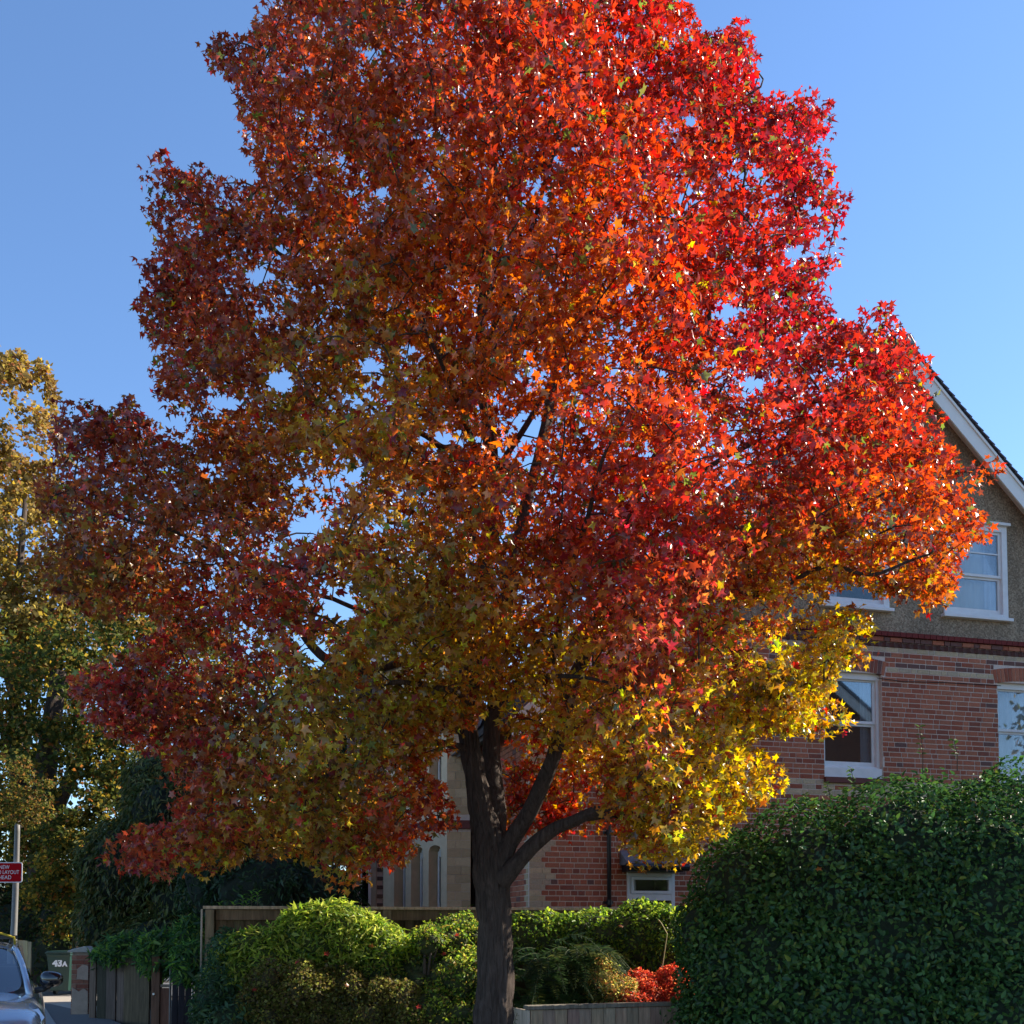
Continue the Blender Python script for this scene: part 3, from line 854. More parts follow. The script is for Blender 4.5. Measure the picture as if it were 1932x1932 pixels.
for sx, xe, ze in ((1, 6.6, 6.4), (-1, -6.6, 3.4)):
    m = MB(); m.prism([(1.5, 12.0), (1.5, 11.55), (xe, ze-0.1), (xe, ze+0.35)] if sx > 0 else [(1.5, 11.55), (1.5, 12.0), (xe, ze+0.35), (xe, ze-0.1)], -0.35, -0.3); m.build('bargeboard', M['cream'], opp)
    m = MB(); m.prism([(1.5, 12.05), (1.5, 12.2), (xe, ze+0.5), (xe, ze+0.36)], -0.4, 8.2); m.build('roof', M['lead'], opp)
# ------------------------------------------------------------------ fences, gate, pier
def boards_along(parent, p0, p1, n, z0, ztop, thick, cols, name='board', gap=0.012, jz=0.0, lap=0.0, round_top=False):
    """n upright boards from p0 to p1 (plan points), each its own part"""
    p0, p1 = Vector((p0[0], p0[1], 0)), Vector((p1[0], p1[1], 0))
    L = (p1-p0).length; ang = math.atan2(p1.y-p0.y, p1.x-p0.x)
    w = L/n
    reps = [vary(c, 1, 0.1)[0] for c in cols for _ in range(3)]
    for i in range(n):
        zt = (ztop(i/n) if callable(ztop) else ztop) + random.uniform(-jz, jz)
        b = MB(); hw = w/2 - gap/2 + lap
        if round_top:
            b.prism([(-hw, z0), (hw, z0), (hw, zt-0.03), (hw*0.6, zt), (-hw*0.6, zt-0.005), (-hw, zt-0.035)], -thick/2, thick/2)
        else:
            b.prism([(-hw, z0), (hw, z0), (hw, zt+random.uniform(-jz, jz)), (-hw, zt)], -thick/2, thick/2)
        o = b.build(name, None, parent)
        c = random.choice(reps)
        a = o.data.color_attributes.new('Col', 'FLOAT_COLOR', 'POINT')
        a.data.foreach_set('color', np.tile(np.array([*c, 1.0], np.float32), len(o.data.vertices)))
        o.data.materials.append(M['wood'])
        pt = p0 + (p1-p0)*((i+0.5)/n)
        o.location = (pt.x, pt.y, 0); o.rotation_euler = (random.uniform(-.01, .01), 0, ang + (0.06 if lap else 0))
def wood_part(parent, name, mb, col, bevel=0.004, **k):
    o = mb.build(name, None, parent, bevel=bevel, **k)
    a = o.data.color_attributes.new('Col', 'FLOAT_COLOR', 'POINT')
    a.data.foreach_set('color', np.tile(np.array([*col, 1.0], np.float32), len(o.data.vertices)))
    o.data.materials.append(M['wood'])
    return o
# tall back fence
FY, FT = 15.3, 0.27
def fpt(u):
    x, _ = ray(u, 1714); Y = FY/(1-FT*x); return Vector((x*Y, Y, 0))
fa, fb = fpt(392), fpt(1330)
fz = at(392, 1711, fa.y).z
tall = empty('garden_fence', fa, math.atan2(fb.y-fa.y, fb.x-fa.x), label='tall brown timber fence with capping rail between shrubs and house', cat='fence')
LF = (fb-fa).length
TAN = [(0.16, 0.105, 0.06), (0.19, 0.125, 0.07), (0.14, 0.095, 0.055)]
boards_along(tall, (0.0, 0.06), (LF, 0.06), 62, 0.1, fz-0.03, 0.02, TAN, lap=0.008, gap=0.0)
m = MB(); m.box(-0.06, LF, -0.07, 0.1, fz-0.028, fz+0.012); wood_part(tall, 'cap_rail', m, (0.5, 0.38, 0.25))  # cap coloured lighter to stand for sun along its top
m = MB(); m.box(0.1, LF, -0.02, 0.045, fz-0.17, fz-0.03); wood_part(tall, 'top_rail', m, (0.2, 0.135, 0.08))
m = MB(); m.box(0.1, LF, -0.02, 0.045, 0.5, 0.6); wood_part(tall, 'bottom_rail', m, (0.16, 0.11, 0.07))
for i in range(4):
    m = MB(); x = 0.02 + i*(LF-0.1)/3; m.box(x-0.05, x+0.06, -0.09, 0.03, 0, fz-0.035 - (0.0)); wood_part(tall, 'post', m, (0.22, 0.17, 0.1))
m = MB(); m.box(-0.085, -0.062, -0.1, 0.1, 0.0, fz-0.03); wood_part(tall, 'end_board', m, (0.38, 0.32, 0.24))  # pale tone stands for light on the board's edge
# low front fence
la, lb = at(1000, 1905, 12.75), at(1415, 1890, 13.75)
low = empty('picket_fence', (la.x, la.y, 0), math.atan2(lb.y-la.y, lb.x-la.x), label='low grey timber fence with flat cap in front of the red shrubs', cat='fence')
LL = math.hypot(lb.x-la.x, lb.y-la.y)
lz = at(1000, 1897, la.y).z
GREY = [(0.36, 0.26, 0.185), (0.31, 0.225, 0.16), (0.41, 0.3, 0.21), (0.33, 0.235, 0.17)]
boards_along(low, (0.0, 0.0), (LL, 0.0), int(LL/0.148), 0.1, lz-0.055, 0.022, GREY, gap=0.006, jz=0.002)
m = MB(); m.box(-0.05, LL+0.05, -0.045, 0.09, lz-0.05, lz); wood_part(low, 'cap_rail', m, (0.2, 0.18, 0.14), bevel=0.01)
m = MB(); m.box(-0.035, -0.008, -0.02, 1.1, 0.1, lz-0.055); wood_part(low, 'return_board', m, (0.5, 0.42, 0.32))
# weathered boards and gate between pier and tall fence
ba, bb = at(170, 1850, 18.9), at(287, 1850, 18.1)
old = empty('board_fence', (ba.x, ba.y, 0), math.atan2(bb.y-ba.y, bb.x-ba.x), label='old weathered grey upright boards beside the brick pier', cat='fence')
LO = math.hypot(bb.x-ba.x, bb.y-ba.y)
WEA = [(0.15, 0.098, 0.068), (0.115, 0.08, 0.06), (0.05, 0.042, 0.026), (0.15, 0.102, 0.075)]
edges_ = [0.0, 0.17, 0.20, 0.46, 0.70, 0.90, LO-0.02]
zt_ = at(200, 1803, 18.7).z
tops = [zt_, 0, zt_-0.0, zt_-0.07, zt_-0.08, zt_-0.03]
cw_ = [WEA[0], None, WEA[2], WEA[1], WEA[3], (0.12, 0.085, 0.048)]
for i in range(6):
    if cw_[i] is None: continue
    x0, x1 = edges_[i], edges_[i+1]
    b = MB(); zt = tops[i]; xm = (x0+x1)/2
    n_ = 7
    top = [(x1 - 0.006 - (x1-x0-0.012)*t, zt + random.uniform(-0.012, 0.012) + (0.04*(1-abs(2*t-1)) if i == 5 else 0)) for t in np.linspace(0, 1, n_)]
    b.prism([(x0+0.006, 0.05), (x1-0.006, 0.05)] + top, -0.02 - 0.02*(i % 2), 0.012 - 0.02*(i % 2))
    wood_part(old, 'board', b, cw_[i], bevel=0.003)
for zz in (0.3, 0.85):
    m = MB(); m.box(0, LO, 0.02, 0.08, zz, zz+0.09); wood_part(old, 'rail', m, (0.1, 0.08, 0.07))
ga = at(290, 1850, 17.6)
gate = empty('garden_gate', (ga.x, ga.y, 0), -0.1, label='rusty brown gate with open top panel beside dark boards', cat='gate')
zg = at(295, 1801, 17.6).z
def gx(u): return at(u, 1850, 17.6).x - ga.x
m = MB(); m.box(gx(288), gx(304), -0.05, 0.05, 0.05, zg-0.02); m.prism([(gx(288), zg-0.02), (gx(304), zg-0.02), (gx(301), zg+0.01), (gx(291), zg+0.01)], -0.05, 0.05); wood_part(gate, 'gate_post', m, (0.17, 0.085, 0.05))
m = MB(); m.box(gx(304.5), gx(322), -0.02, 0.02, 0.1, at(310, 1864, 17.6).z); wood_part(gate, 'gate_panel', m, (0.2, 0.085, 0.05))
m = MB(); m.box(gx(304.5), gx(322), -0.03, 0.03, at(310, 1863, 17.6).z+0.003, at(310, 1857, 17.6).z); wood_part(gate, 'middle_rail', m, (0.27, 0.19, 0.13))
m = MB(); m.box(gx(304.5), gx(322), -0.03, 0.03, at(310, 1819, 17.6).z, at(310, 1811, 17.6).z); wood_part(gate, 'top_rail', m, (0.3, 0.24, 0.18))
m = MB(); m.box(gx(322.3), gx(324), -0.04, 0.03, 0.1, at(310, 1822, 17.6).z); wood_part(gate, 'edge_strip', m, (0.4, 0.35, 0.3))
m = MB(); m.tube([((gx(294)), -0.05, zg-0.62), ((gx(294)), -0.08, zg-0.62)], 0.018, 10); m.build('bolt', plain('steel', (0.5, 0.5, 0.5), 0.35, 1.0), gate)
da = at(325, 1850, 17.3)
dark = empty('dark_board_fence', (da.x, da.y, 0), -0.1, label='short run of near black boards between gate and laurel', cat='fence')
for i in range(3):
    x0 = i*0.105
    m = MB(); m.box(x0+0.004, x0+0.1, -0.012, 0.012, 0.05, at(345, 1824+2*i, 17.3).z); wood_part(dark, 'board', m, (0.028, 0.022, 0.024))
m = MB(); m.box(0.325, 0.345, -0.02, 0.02, 0.05, at(345, 1818, 17.3).z); wood_part(dark, 'pale_post', m, (0.35, 0.31, 0.28))
m = MB(); m.box(0.36, 0.62, 0.0, 0.03, 0.05, at(345, 1830, 17.3).z); wood_part(dark, 'board', m, (0.05, 0.04, 0.036))
# brick pier
pa = at(134, 1850, 19.6); pb = at(166, 1850, 19.6)
pier = empty('gate_pier', (pa.x, pa.y, 0), 0.12, label='crumbling low brick gate pier with render patches and stone cap', cat='pier')
pw = pb.x - pa.x; ph = at(150, 1797, 19.6).z
m = MB(); m.box(0.012, pw-0.012, 0.012, 0.33, 0, ph); m.build('core', plain('pier_mortar', (0.36, 0.27, 0.2), 0.95, var=0.25, scale=14, bump=0.5), pier)
bx, cl = [], []
z = 0.04; k = 0
while z < ph-0.05:
    x = 0.0
    for w_ in ((0.22, 0.09) if k % 2 else (0.09, 0.22)):
        if x + 0.03 > pw: break
        b_ = min(x+w_, pw)
        bx.append((x+0.005, b_-0.005, -0.004*random.random(), 0.1, z+0.005, z+0.077)); cl.append(pick([(0.3, 0.12, 0.075), (0.36, 0.17, 0.11), (0.24, 0.08, 0.05)])); x = b_
    bx.append((-0.004, 0.03, 0.105, 0.32, z+0.005, z+0.077)); cl.append((0.33, 0.15, 0.1))
    z += 0.085; k += 1
pieces(pier, 'brick', bx, cl, M['brick'], 100)
pr = MB()
def patch(pts, t): pr.prism(pts, -0.022-t, -0.006)
patch([(0.02, 0.02), (pw-0.004, 0.02), (pw-0.006, 0.5), (pw-0.08, 0.56), (0.14, 0.5), (0.02, 0.58)], 0.0)
patch([(pw-0.2, 0.72), (pw-0.005, 0.7), (pw-0.005, 0.95), (pw-0.1, 0.98), (pw-0.19, 0.9)], 0.004)
pr.build('render_patch', plain('old_render', (0.42, 0.3, 0.22), 0.95, var=0.2, scale=9, bump=0.5), pier)
m = MB(); m.prism([(-0.06, ph), (pw+0.05, ph), (pw+0.05, ph+0.05), (pw*0.75, ph+0.11), (0.02, ph+0.06), (-0.06, ph+0.03)], -0.05, 0.4); m.build('cap_stone', plain('cap_stone', (0.4, 0.37, 0.31), 0.9, var=0.2, bump=0.4), pier, bevel=0.01)
# yellow fence beyond the car
ya_ = at(40, 1800, 24.2); yb_ = at(66, 1800, 23.6)
yel = empty('stepped_fence', (ya_.x, ya_.y, 0), math.atan2(yb_.y-ya_.y, yb_.x-ya_.x), label='pale yellow board fence stepping down behind the sign post', cat='fence')
YW_ = [(0.34, 0.24, 0.12), (0.38, 0.27, 0.14), (0.3, 0.21, 0.11)]
zy = at(50, 1776, 24).z
boards_along(yel, (-0.62, 0), (yb_.x-ya_.x, 0.0), 8, 0.05, lambda t: zy + 0.02 - 0.1*max(0, t-0.6), 0.02, YW_, lap=0.005, gap=0)
zy2 = at(70, 1828, 23).z
boards_along(yel, (yb_.x-ya_.x-0.12, -0.12), (yb_.x-ya_.x+0.14, -0.12), 3, 0.05, zy2, 0.02, YW_, lap=0.004, gap=0)
m = MB(); cx_ = yb_.x-ya_.x+0.22
m.prism([(cx_-0.05, 0), (cx_+0.04, 0), (cx_+0.04, zy2-0.1), (cx_-0.01, zy2-0.02), (cx_-0.05, zy2-0.02)], -0.2, -0.1); m.build('concrete_post', M['concrete'], yel)

# ------------------------------------------------------------------ wheelie bin
bp_ = at(113, 1870, 26.6)
bn = empty('wheelie_bin', (at(118, 1870, 26.6).x, 26.6, 0.02), 0.05, label='dark green wheelie bin painted 43A on the drive', cat='bin')
green = plain('bin_plastic', (0.012, 0.045, 0.036), 0.45, var=0.15, scale=6)
m = MB()
def ring(w, d, z, y=0): return [(-w, y-d, z), (w, y-d, z), (w, y+d, z), (-w, y+d, z)]
lev = [ring(0.21, 0.23, 0.1), ring(0.24, 0.27, 0.5), ring(0.27, 0.32, 0.92), ring(0.285, 0.34, 0.94), ring(0.285, 0.34, 0.98)]
vs_ = [p for l in lev for p in l]; fs_ = [(0, 3, 2, 1), (16, 17, 18, 19)]
for i in range(4):
    for j_ in range(4): fs_.append((i*4+j_, i*4+(j_+1) % 4, i*4+4+(j_+1) % 4, i*4+4+j_))
m.add(vs_, fs_); bo = m.build('body', green, bn, bevel=0.02)
m = MB(); m.prism([(-0.3, 0.985), (0.3, 0.985), (0.3, 1.01), (0.25, 1.05), (-0.25, 1.05), (-0.3, 1.01)], -0.38, 0.36); m.build('lid', green, bn, bevel=0.015)
m = MB(); m.tube([(-0.2, 0.4, 0.98), (0.2, 0.4, 0.98)], 0.02, 8); m.build('handle', green, bn)
for s in (-1, 1):
    m = MB(); m.tube([(s*0.2, 0.2, 0.1), (s*0.27, 0.2, 0.1)], 0.1, 16); m.build('wheel', M['black'], bn)
def lettering(parent, text, size, loc, rot, mat, align='LEFT', name='lettering', scale=(1, 1, 1), bold=0.0):
    cu = bpy.data.curves.new('text', 'FONT'); cu.body = text; cu.size = size; cu.extrude = 0.0015; cu.offset = bold
    cu.align_x = align
    o = bpy.data.objects.new('text', cu); COL.objects.link(o)
    dgp = bpy.context.evaluated_depsgraph_get()
    me = bpy.data.meshes.new_from_object(o.evaluated_get(dgp)); me.name = name
    bpy.data.objects.remove(o, do_unlink=True)
    me.materials.clear()
    q = link(name, me, parent, mat); q.location = loc; q.rotation_euler = rot; q.scale = scale
    return q
whp = plain('white_lettering', (0.8, 0.8, 0.8), 0.6, var=0.04)
lettering(bn, '43', 0.22, (-0.13, -0.325, 0.69), (R(90-7), 0, 0), whp, bold=0.012)
lettering(bn, 'A', 0.15, (0.10, -0.325, 0.69), (R(90-7), 0, 0), whp, bold=0.01)

# ------------------------------------------------------------------ lamp post and road sign
pl = at(25, 1790, 24.6)
post = empty('sign_post', (pl.x, 24.6, 0), 0, label='grey steel post carrying the red road sign', cat='post')
steel = plain('galvanised_steel', (0.17, 0.165, 0.155), 0.6, 0.1, var=0.2, scale=10, stretch=(1, 1, 0.3))
def px_(u, v): q = at(u, v, 24.6); return (q.x - pl.x, 0, q.z)
m = MB(); b0 = px_(24, 1900)
m.tube([(px_(23, 1900)[0], 0, 0.0), (px_(23, 1795)[0], 0, 1.15), (px_(24, 1790)[0], 0, 1.17), px_(25.5, 1768), px_(27, 1740), px_(30, 1660), px_(32.5, 1570), px_(33, 1548)],
       [0.105, 0.105, 0.105, 0.072, 0.068, 0.064, 0.058, 0.056], 14)
m.build('column', steel, post, smooth=True)
sp_ = at(42, 1646, 24.45)
sgn = empty('road_sign', (0, 0, 0), 0, label='red road sign with white border reading NEW ROAD LAYOUT AHEAD', cat='sign')
sgn.location = at(9, 1646, 24.45)
k_ = 24.45/F
hw, hh = 33*k_, 19.3*k_
def rrect(w, h, r, n=5):
    pts = []
    for cx_, cy_, a0 in ((w-r, -h+r, -90), (w-r, h-r, 0), (-w+r, h-r, 90), (-w+r, -h+r, 180)):
        for i in range(n+1):
            a = R(a0 + 90*i/n); pts.append((cx_ + r*math.cos(a), cy_ + r*math.sin(a)))
    return pts
pinkw = plain('sign_white', (0.72, 0.66, 0.66), 0.4, var=0.03)
m = MB(); m.prism(rrect(hw, hh, 0.05), 0.0, 0.012); m.build('plate', pinkw, sgn)
m = MB(); m.prism(rrect(hw-1.7*k_, hh-1.7*k_, 0.035), -0.003, -0.0005); m.build('red_field', plain('sign_red', (0.42, 0.003, 0.008), 0.8, var=0.06, scale=3, spec=0.1), sgn)
for txt, vv in (('NEW', 1639.5), ('ROAD LAYOUT', 1649.0), ('AHEAD', 1658.8)):
    o = lettering(sgn, txt, 10.3*k_, (0, -0.006, -(vv-1646)*k_), (R(90), 0, 0), pinkw, 'CENTER', bold=0.0)
    wtxt = max(v.co.x for v in o.data.vertices) - min(v.co.x for v in o.data.vertices)
    tgt = {'NEW': 19.5, 'ROAD LAYOUT': 56.0, 'AHEAD': 31.0}[txt]*k_
    o.scale = (tgt/wtxt, 1, 1)
    cxx = {'NEW': 17.6 - 19.5/2 - 9, 'ROAD LAYOUT': 36 - 28 - 9, 'AHEAD': 22 - 15.5 - 9}[txt]*k_
    o.location.x = cxx
m = MB(); m.box(px_(30, 1646)[0] - (sgn.location.x - pl.x) - 0.08, px_(30, 1646)[0] - (sgn.location.x - pl.x) + 0.08, 0.013, 0.09, 0.06, 0.1); m.box(px_(30, 1646)[0] - (sgn.location.x - pl.x) - 0.08, px_(30, 1646)[0] - (sgn.location.x - pl.x) + 0.08, 0.013, 0.09, -0.12, -0.08); m.build('clip', steel, sgn)

# ------------------------------------------------------------------ parked car (faces the camera)
paint = plain('silver_blue_paint', (0.42, 0.47, 0.55), 0.25, 0.5, var=0.02, scale=3, coat=1.0)
cw0 = at(47, 1862, 11.3)                              # lower outer corner of the windscreen
car = empty('parked_car', (cw0.x - 0.70*math.cos(R(24)), cw0.y - 0.70*math.sin(R(24)), 0), R(24), label='silver blue car with black mirror parked at the kerb', cat='car')
# stations along the length (y, + is rearward), half section from sill to centre line
st = [(-1.30, [(0.62, 0.22), (0.66, 0.42), (0.66, 0.62), (0.60, 0.72), (0.40, 0.75), (0, 0.76)]),
      (-1.22, [(0.74, 0.20), (0.80, 0.42), (0.79, 0.66), (0.72, 0.78), (0.45, 0.81), (0, 0.82)]),
      (-0.90, [(0.84, 0.20), (0.90, 0.45), (0.885, 0.74), (0.80, 0.87), (0.50, 0.91), (0, 0.93)]),
      (-0.45, [(0.86, 0.20), (0.915, 0.45), (0.90, 0.80), (0.81, 0.925), (0.50, 0.965), (0, 0.985)]),
      (0.0,  [(0.86, 0.20), (0.915, 0.45), (0.905, 0.84), (0.81, 0.955), (0.50, 1.0), (0, 1.03)]),
      (0.5,  [(0.86, 0.20), (0.915, 0.45), (0.91, 0.86), (0.84, 0.965), (0.50, 0.97), (0, 0.97)]),
      (1.6,  [(0.86, 0.20), (0.915, 0.45), (0.915, 0.88), (0.85, 0.985), (0.50, 0.98), (0, 0.98)]),
      (2.5,  [(0.84, 0.22), (0.90, 0.45), (0.90, 0.90), (0.83, 1.0), (0.50, 1.0), (0, 1.0)]),
      (2.85, [(0.74, 0.30), (0.80, 0.50), (0.80, 0.88), (0.74, 0.96), (0.45, 0.97), (0, 0.97)])]
m = MB(); vs_, fs_ = [], []
K = 11
for y, h_ in st:
    full = [(x, z) for x, z in h_] + [(-x, z) for x, z in h_[-2::-1]]
    vs_ += [(x, y, z) for x, z in full]
for i in range(len(st)-1):
    for j_ in range(K-1): fs_.append((i*K+j_, i*K+j_+1, (i+1)*K+j_+1, (i+1)*K+j_))
fs_ += [tuple(range(K-1, -1, -1)), tuple((len(st)-1)*K + q for q in range(K))]
m.add(vs_, fs_); m.build('body', paint, car, smooth=True, sub=2)
# cabin: pillars and roof as a shell, glass set in it
def loft(name, secs, mat, sub=2):
    m = MB(); n = len(secs[0]); m.add([p for s in secs for p in s], [(i*n+j_, i*n+j_+1, (i+1)*n+j_+1, (i+1)*n+j_) for i in range(len(secs)-1) for j_ in range(n-1)])
    return m.build(name, mat, car, smooth=True, sub=sub)
def sec(y, hw_, z, cr=0.05): return [(-hw_, y+0.06, z-0.07), (-hw_*0.92, y+0.02, z-0.01), (-hw_*0.5, y-0.02, z+cr*0.7), (0, y-0.03, z+cr), (hw_*0.5, y-0.02, z+cr*0.7), (hw_*0.92, y+0.02, z-0.01), (hw_, y+0.06, z-0.07)]
loft('roof', [sec(0.80, 0.60, 1.42, 0.035), sec(0.95, 0.61, 1.455, 0.04), sec(1.6, 0.61, 1.48, 0.04), sec(2.3, 0.59, 1.45, 0.04), sec(2.62, 0.56, 1.40, 0.03)], paint)
glc = glass_mat('car_glass', 0.9, (0.25, 0.32, 0.4))
loft('windscreen', [[(-0.70, 0.05, 0.965), (-0.4, -0.03, 0.99), (0, -0.06, 1.0), (0.4, -0.03, 0.99), (0.70, 0.05, 0.965)],
                    [(-0.655, 0.42, 1.2), (-0.36, 0.36, 1.225), (0, 0.34, 1.235), (0.36, 0.36, 1.225), (0.655, 0.42, 1.2)],
                    [(-0.57, 0.82, 1.405), (-0.33, 0.78, 1.43), (0, 0.77, 1.44), (0.33, 0.78, 1.43), (0.57, 0.82, 1.405)]], glc)
for s in (-1, 1):
    m = MB(); m.tube([(s*0.745, 0.0, 0.945), (s*0.715, 0.2, 1.09), (s*0.675, 0.45, 1.24), (s*0.63, 0.68, 1.35), (s*0.60, 0.85, 1.41), (s*0.61, 1.2, 1.435), (s*0.605, 2.0, 1.43), (s*0.59, 2.5, 1.38), (s*0.70, 2.75, 1.0)],
           [0.036, 0.034, 0.033, 0.033, 0.035, 0.03, 0.03, 0.04, 0.05], 8); m.build('pillar', paint, car, smooth=True)
    m = MB(); m.tube([(s*0.73, 1.55, 0.97), (s*0.625, 1.5, 1.42)], 0.045, 8); m.build('pillar', M['black'], car)
    m = MB(); a_ = s
    m.add([(a_*0.80, 0.28, 0.965), (a_*0.80, 2.5, 0.99), (a_*0.625, 2.4, 1.39), (a_*0.615, 1.0, 1.42), (a_*0.655, 0.6, 1.30)], [(0, 1, 2, 3, 4)]); m.build('side_window', glc, car)
    # headlight
    m = MB(); m.add([(s*0.50, -1.16, 0.72), (s*0.80, -1.05, 0.70), (s*0.875, -0.80, 0.78), (s*0.82, -0.74, 0.862), (s*0.66, -0.98, 0.85), (s*0.50, -1.13, 0.80)], [(0, 1, 2, 3, 4, 5)])
    o = m.build('headlight', plain('headlight_lens', (0.55, 0.58, 0.62), 0.12, 0.3, var=0.2, scale=25, coat=1.0), car)
    o.modifiers.new('s', 'SOLIDIFY').thickness = 0.05
    # mirror
    m = MB()
    m.tube([(s*0.80, 0.22, 0.985), (s*0.88, 0.20, 1.0), (s*0.93, 0.18, 1.045)], [0.035, 0.032, 0.04], 8)
    m.build('mirror_arm', M['black'], car)
    bm = bmesh.new(); bmesh.ops.create_icosphere(bm, subdivisions=3, radius=1.0)
    for v in bm.verts:
        v.co.x = math.copysign(abs(v.co.x)**0.75, v.co.x); v.co.z = math.copysign(abs(v.co.z)**0.8, v.co.z)
        v.co = Vector((v.co.x*0.115, v.co.y*0.075, v.co.z*0.085))
        if v.co.y > 0.03: v.co.y = 0.03
        v.co = Vector((v.co.x + s*0.955 - 0.0, v.co.y + 0.17, v.co.z*(1 - 0.18*s*v.co.x/0.115) + 1.10))
    me = bpy.data.meshes.new('mirror'); bm.to_mesh(me); bm.free()
    me.polygons.foreach_set('use_smooth', [True]*len(me.polygons))
    link('mirror', me, car, plain('gloss_black', (0.01, 0.01, 0.012), 0.12, coat=1.0) if s == -1 else bpy.data.materials['gloss_black'])
    for yy in (-0.62, 1.95):
        m = MB(); m.tube([(s*0.70, yy, 0.32), (s*0.90, yy, 0.32)], 0.32, 28); w_ = m.build('tyre', M['black'], car, bevel=0.03)
        m = MB(); m.tube([(s*0.88, yy, 0.32), (s*0.925, yy, 0.32)], [0.22, 0.2], 20); m.build('rim', steel, w_)
    m = MB(); m.tube([(s*0.55, 0.95, 1.47), (s*0.55, 1.2, 1.515), (s*0.55, 2.2, 1.515), (s*0.55, 2.45, 1.46)], 0.016, 8); m.build('roof_rail', M['black'], car)
m = MB(); m.box(-0.62, 0.62, 1.1, 1.15, 1.51, 1.545); m.box(-0.62, 0.62, 1.9, 1.95, 1.51, 1.545); m.build('roof_bar', M['black'], car)
m = MB(); m.tube([(0.60, 1.08, 1.42), (0.585, 1.06, 1.53), (0.45, 1.05, 1.575), (0.2, 1.05, 1.57), (-0.4, 1.05, 1.57)], 0.013, 6); m.build('strap', plain('yellow_strap', (0.5, 0.36, 0.02), 0.7), car)
m = MB(); m.box(-0.72, 0.72, 0.05, 0.5, 0.9, 0.94); m.build('dashboard', plain('dash_grey', (0.04, 0.04, 0.045), 0.8), car)
m = MB(); m.box(-0.7, 0.7, 1.2, 2.4, 0.5, 1.2); m.build('seats', plain('seat_cloth', (0.05, 0.05, 0.055), 0.9), car)
m = MB(); m.tube([(0.47, 0.10, 0.955), (0.40, 0.02, 1.0), (0.33, -0.02, 1.1)], 0.014, 6); m.build('wiper', M['black'], car)
m = MB(); m.prism([(0.50, 0.945), (0.62, 0.945), (0.585, 1.02), (0.53, 1.03)], 0.2, 0.24); m.build('papers', plain('red_card', (0.4, 0.05, 0.05), 0.8), car)
m = MB(); m.box(-0.35, 0.35, -1.33, -1.30, 0.32, 0.62); m.build('grille', M['black'], car)
# ------------------------------------------------------------------ planting
def blob_leaves(blobs, n, size, pal, wts=None, out=0.7, up=0.35, rnd=0.6, droop=0.5, inner=0.3, hvar=0.18, zmin=0.05, lump=0.25, clumpcol=0.5, szv=0.25):
    """leaf positions near the surface of overlapping lumps, with clumps that step in and out"""
    vols = np.array([b[1][0]*b[1][1] + b[1][0]*b[1][2] + b[1][1]*b[1][2] for b in blobs])
    cen = np.array([b[0] for b in blobs], float); rad = np.array([b[1] for b in blobs], float)
    pos, nrm, cl = [], [], []
    need = n
    while need > 0:
        k = rng.choice(len(blobs), need*2, p=vols/vols.sum())
        d = unit(rng.normal(size=(need*2, 3)))
        q = cen[k] + d*rad[k]
        f = np.array([mnoise.noise(Vector(p)*2.3) + 0.6*mnoise.noise(Vector(p)*5.1) for p in q])
        r = 1 + lump*f*0.6 - rng.random(len(k))**2*0.12
        deep = rng.random(len(k)) < inner
        r = np.where(deep, r - rng.random(len(k))*0.35, r)
        p = cen[k] + d*rad[k]*r[:, None]
        ins = np.zeros(len(p), bool)
        for c_, r_ in zip(cen, rad):
            ins |= (np.sum(((p-c_)/r_)**2, 1) < 0.55)
        ok = ~ins & (p[:, 2] > zmin)
        nn = unit(d / rad[k])
        pos.append(p[ok]); nrm.append(nn[ok]); cl.append(f[ok]); need -= int(ok.sum())
    pos, nrm, cl = np.concatenate(pos)[:n], np.concatenate(nrm)[:n], np.concatenate(cl)[:n]
    m = len(pos)
    tip = nrm*0.8 + rng.normal(size=(m, 3))*rnd + np.array([0, 0, -droop])
    no = nrm*out + np.array([0, 0, up]) + rng.normal(size=(m, 3))*rnd
    pal = np.array(pal)
    ci = rng.choice(len(pal), m, p=None if wts is None else np.array(wts)/sum(wts))
    col = pal[ci]*(1 + rng.normal(0, hvar, (m, 1)))*(1 + clumpcol*cl[:, None]*0.5)
    return pos, no, tip, size*(1 + rng.normal(0, szv, m)).clip(0.4, 1.7), np.clip(col, 0.004, 0.95)
def core_of(parent, blobs, s, mat, name='inner_branches'):
    bm = bmesh.new()
    for c_, r_ in blobs:
        g_ = bmesh.ops.create_icosphere(bm, subdivisions=2, radius=1.0)
        for v in g_['verts']:
            v.co = Vector((c_[0] + v.co.x*r_[0]*s, c_[1] + v.co.y*r_[1]*s, max(0.0, c_[2] + v.co.z*r_[2]*s)))
            v.co += mnoise.noise_vector(v.co*2.0)*0.05*min(r_)
    me = bpy.data.meshes.new(name); bm.to_mesh(me); bm.free()
    return link(name, me, parent, mat, kind='stuff')
def stems(parent, base, tops, r0=0.02):
    m = MB()
    for t in tops:
        b = Vector(base) + Vector((random.uniform(-.15, .15), random.uniform(-.1, .1), 0)); t = Vector(t)
        mid = b.lerp(t, 0.5) + Vector((random.uniform(-.1, .1), random.uniform(-.1, .1), 0))
        m.tube([b, mid, t], [r0, r0*0.8, r0*0.4], 6)
    return m.build('stems', M['stem'], parent, smooth=True, kind='stuff')
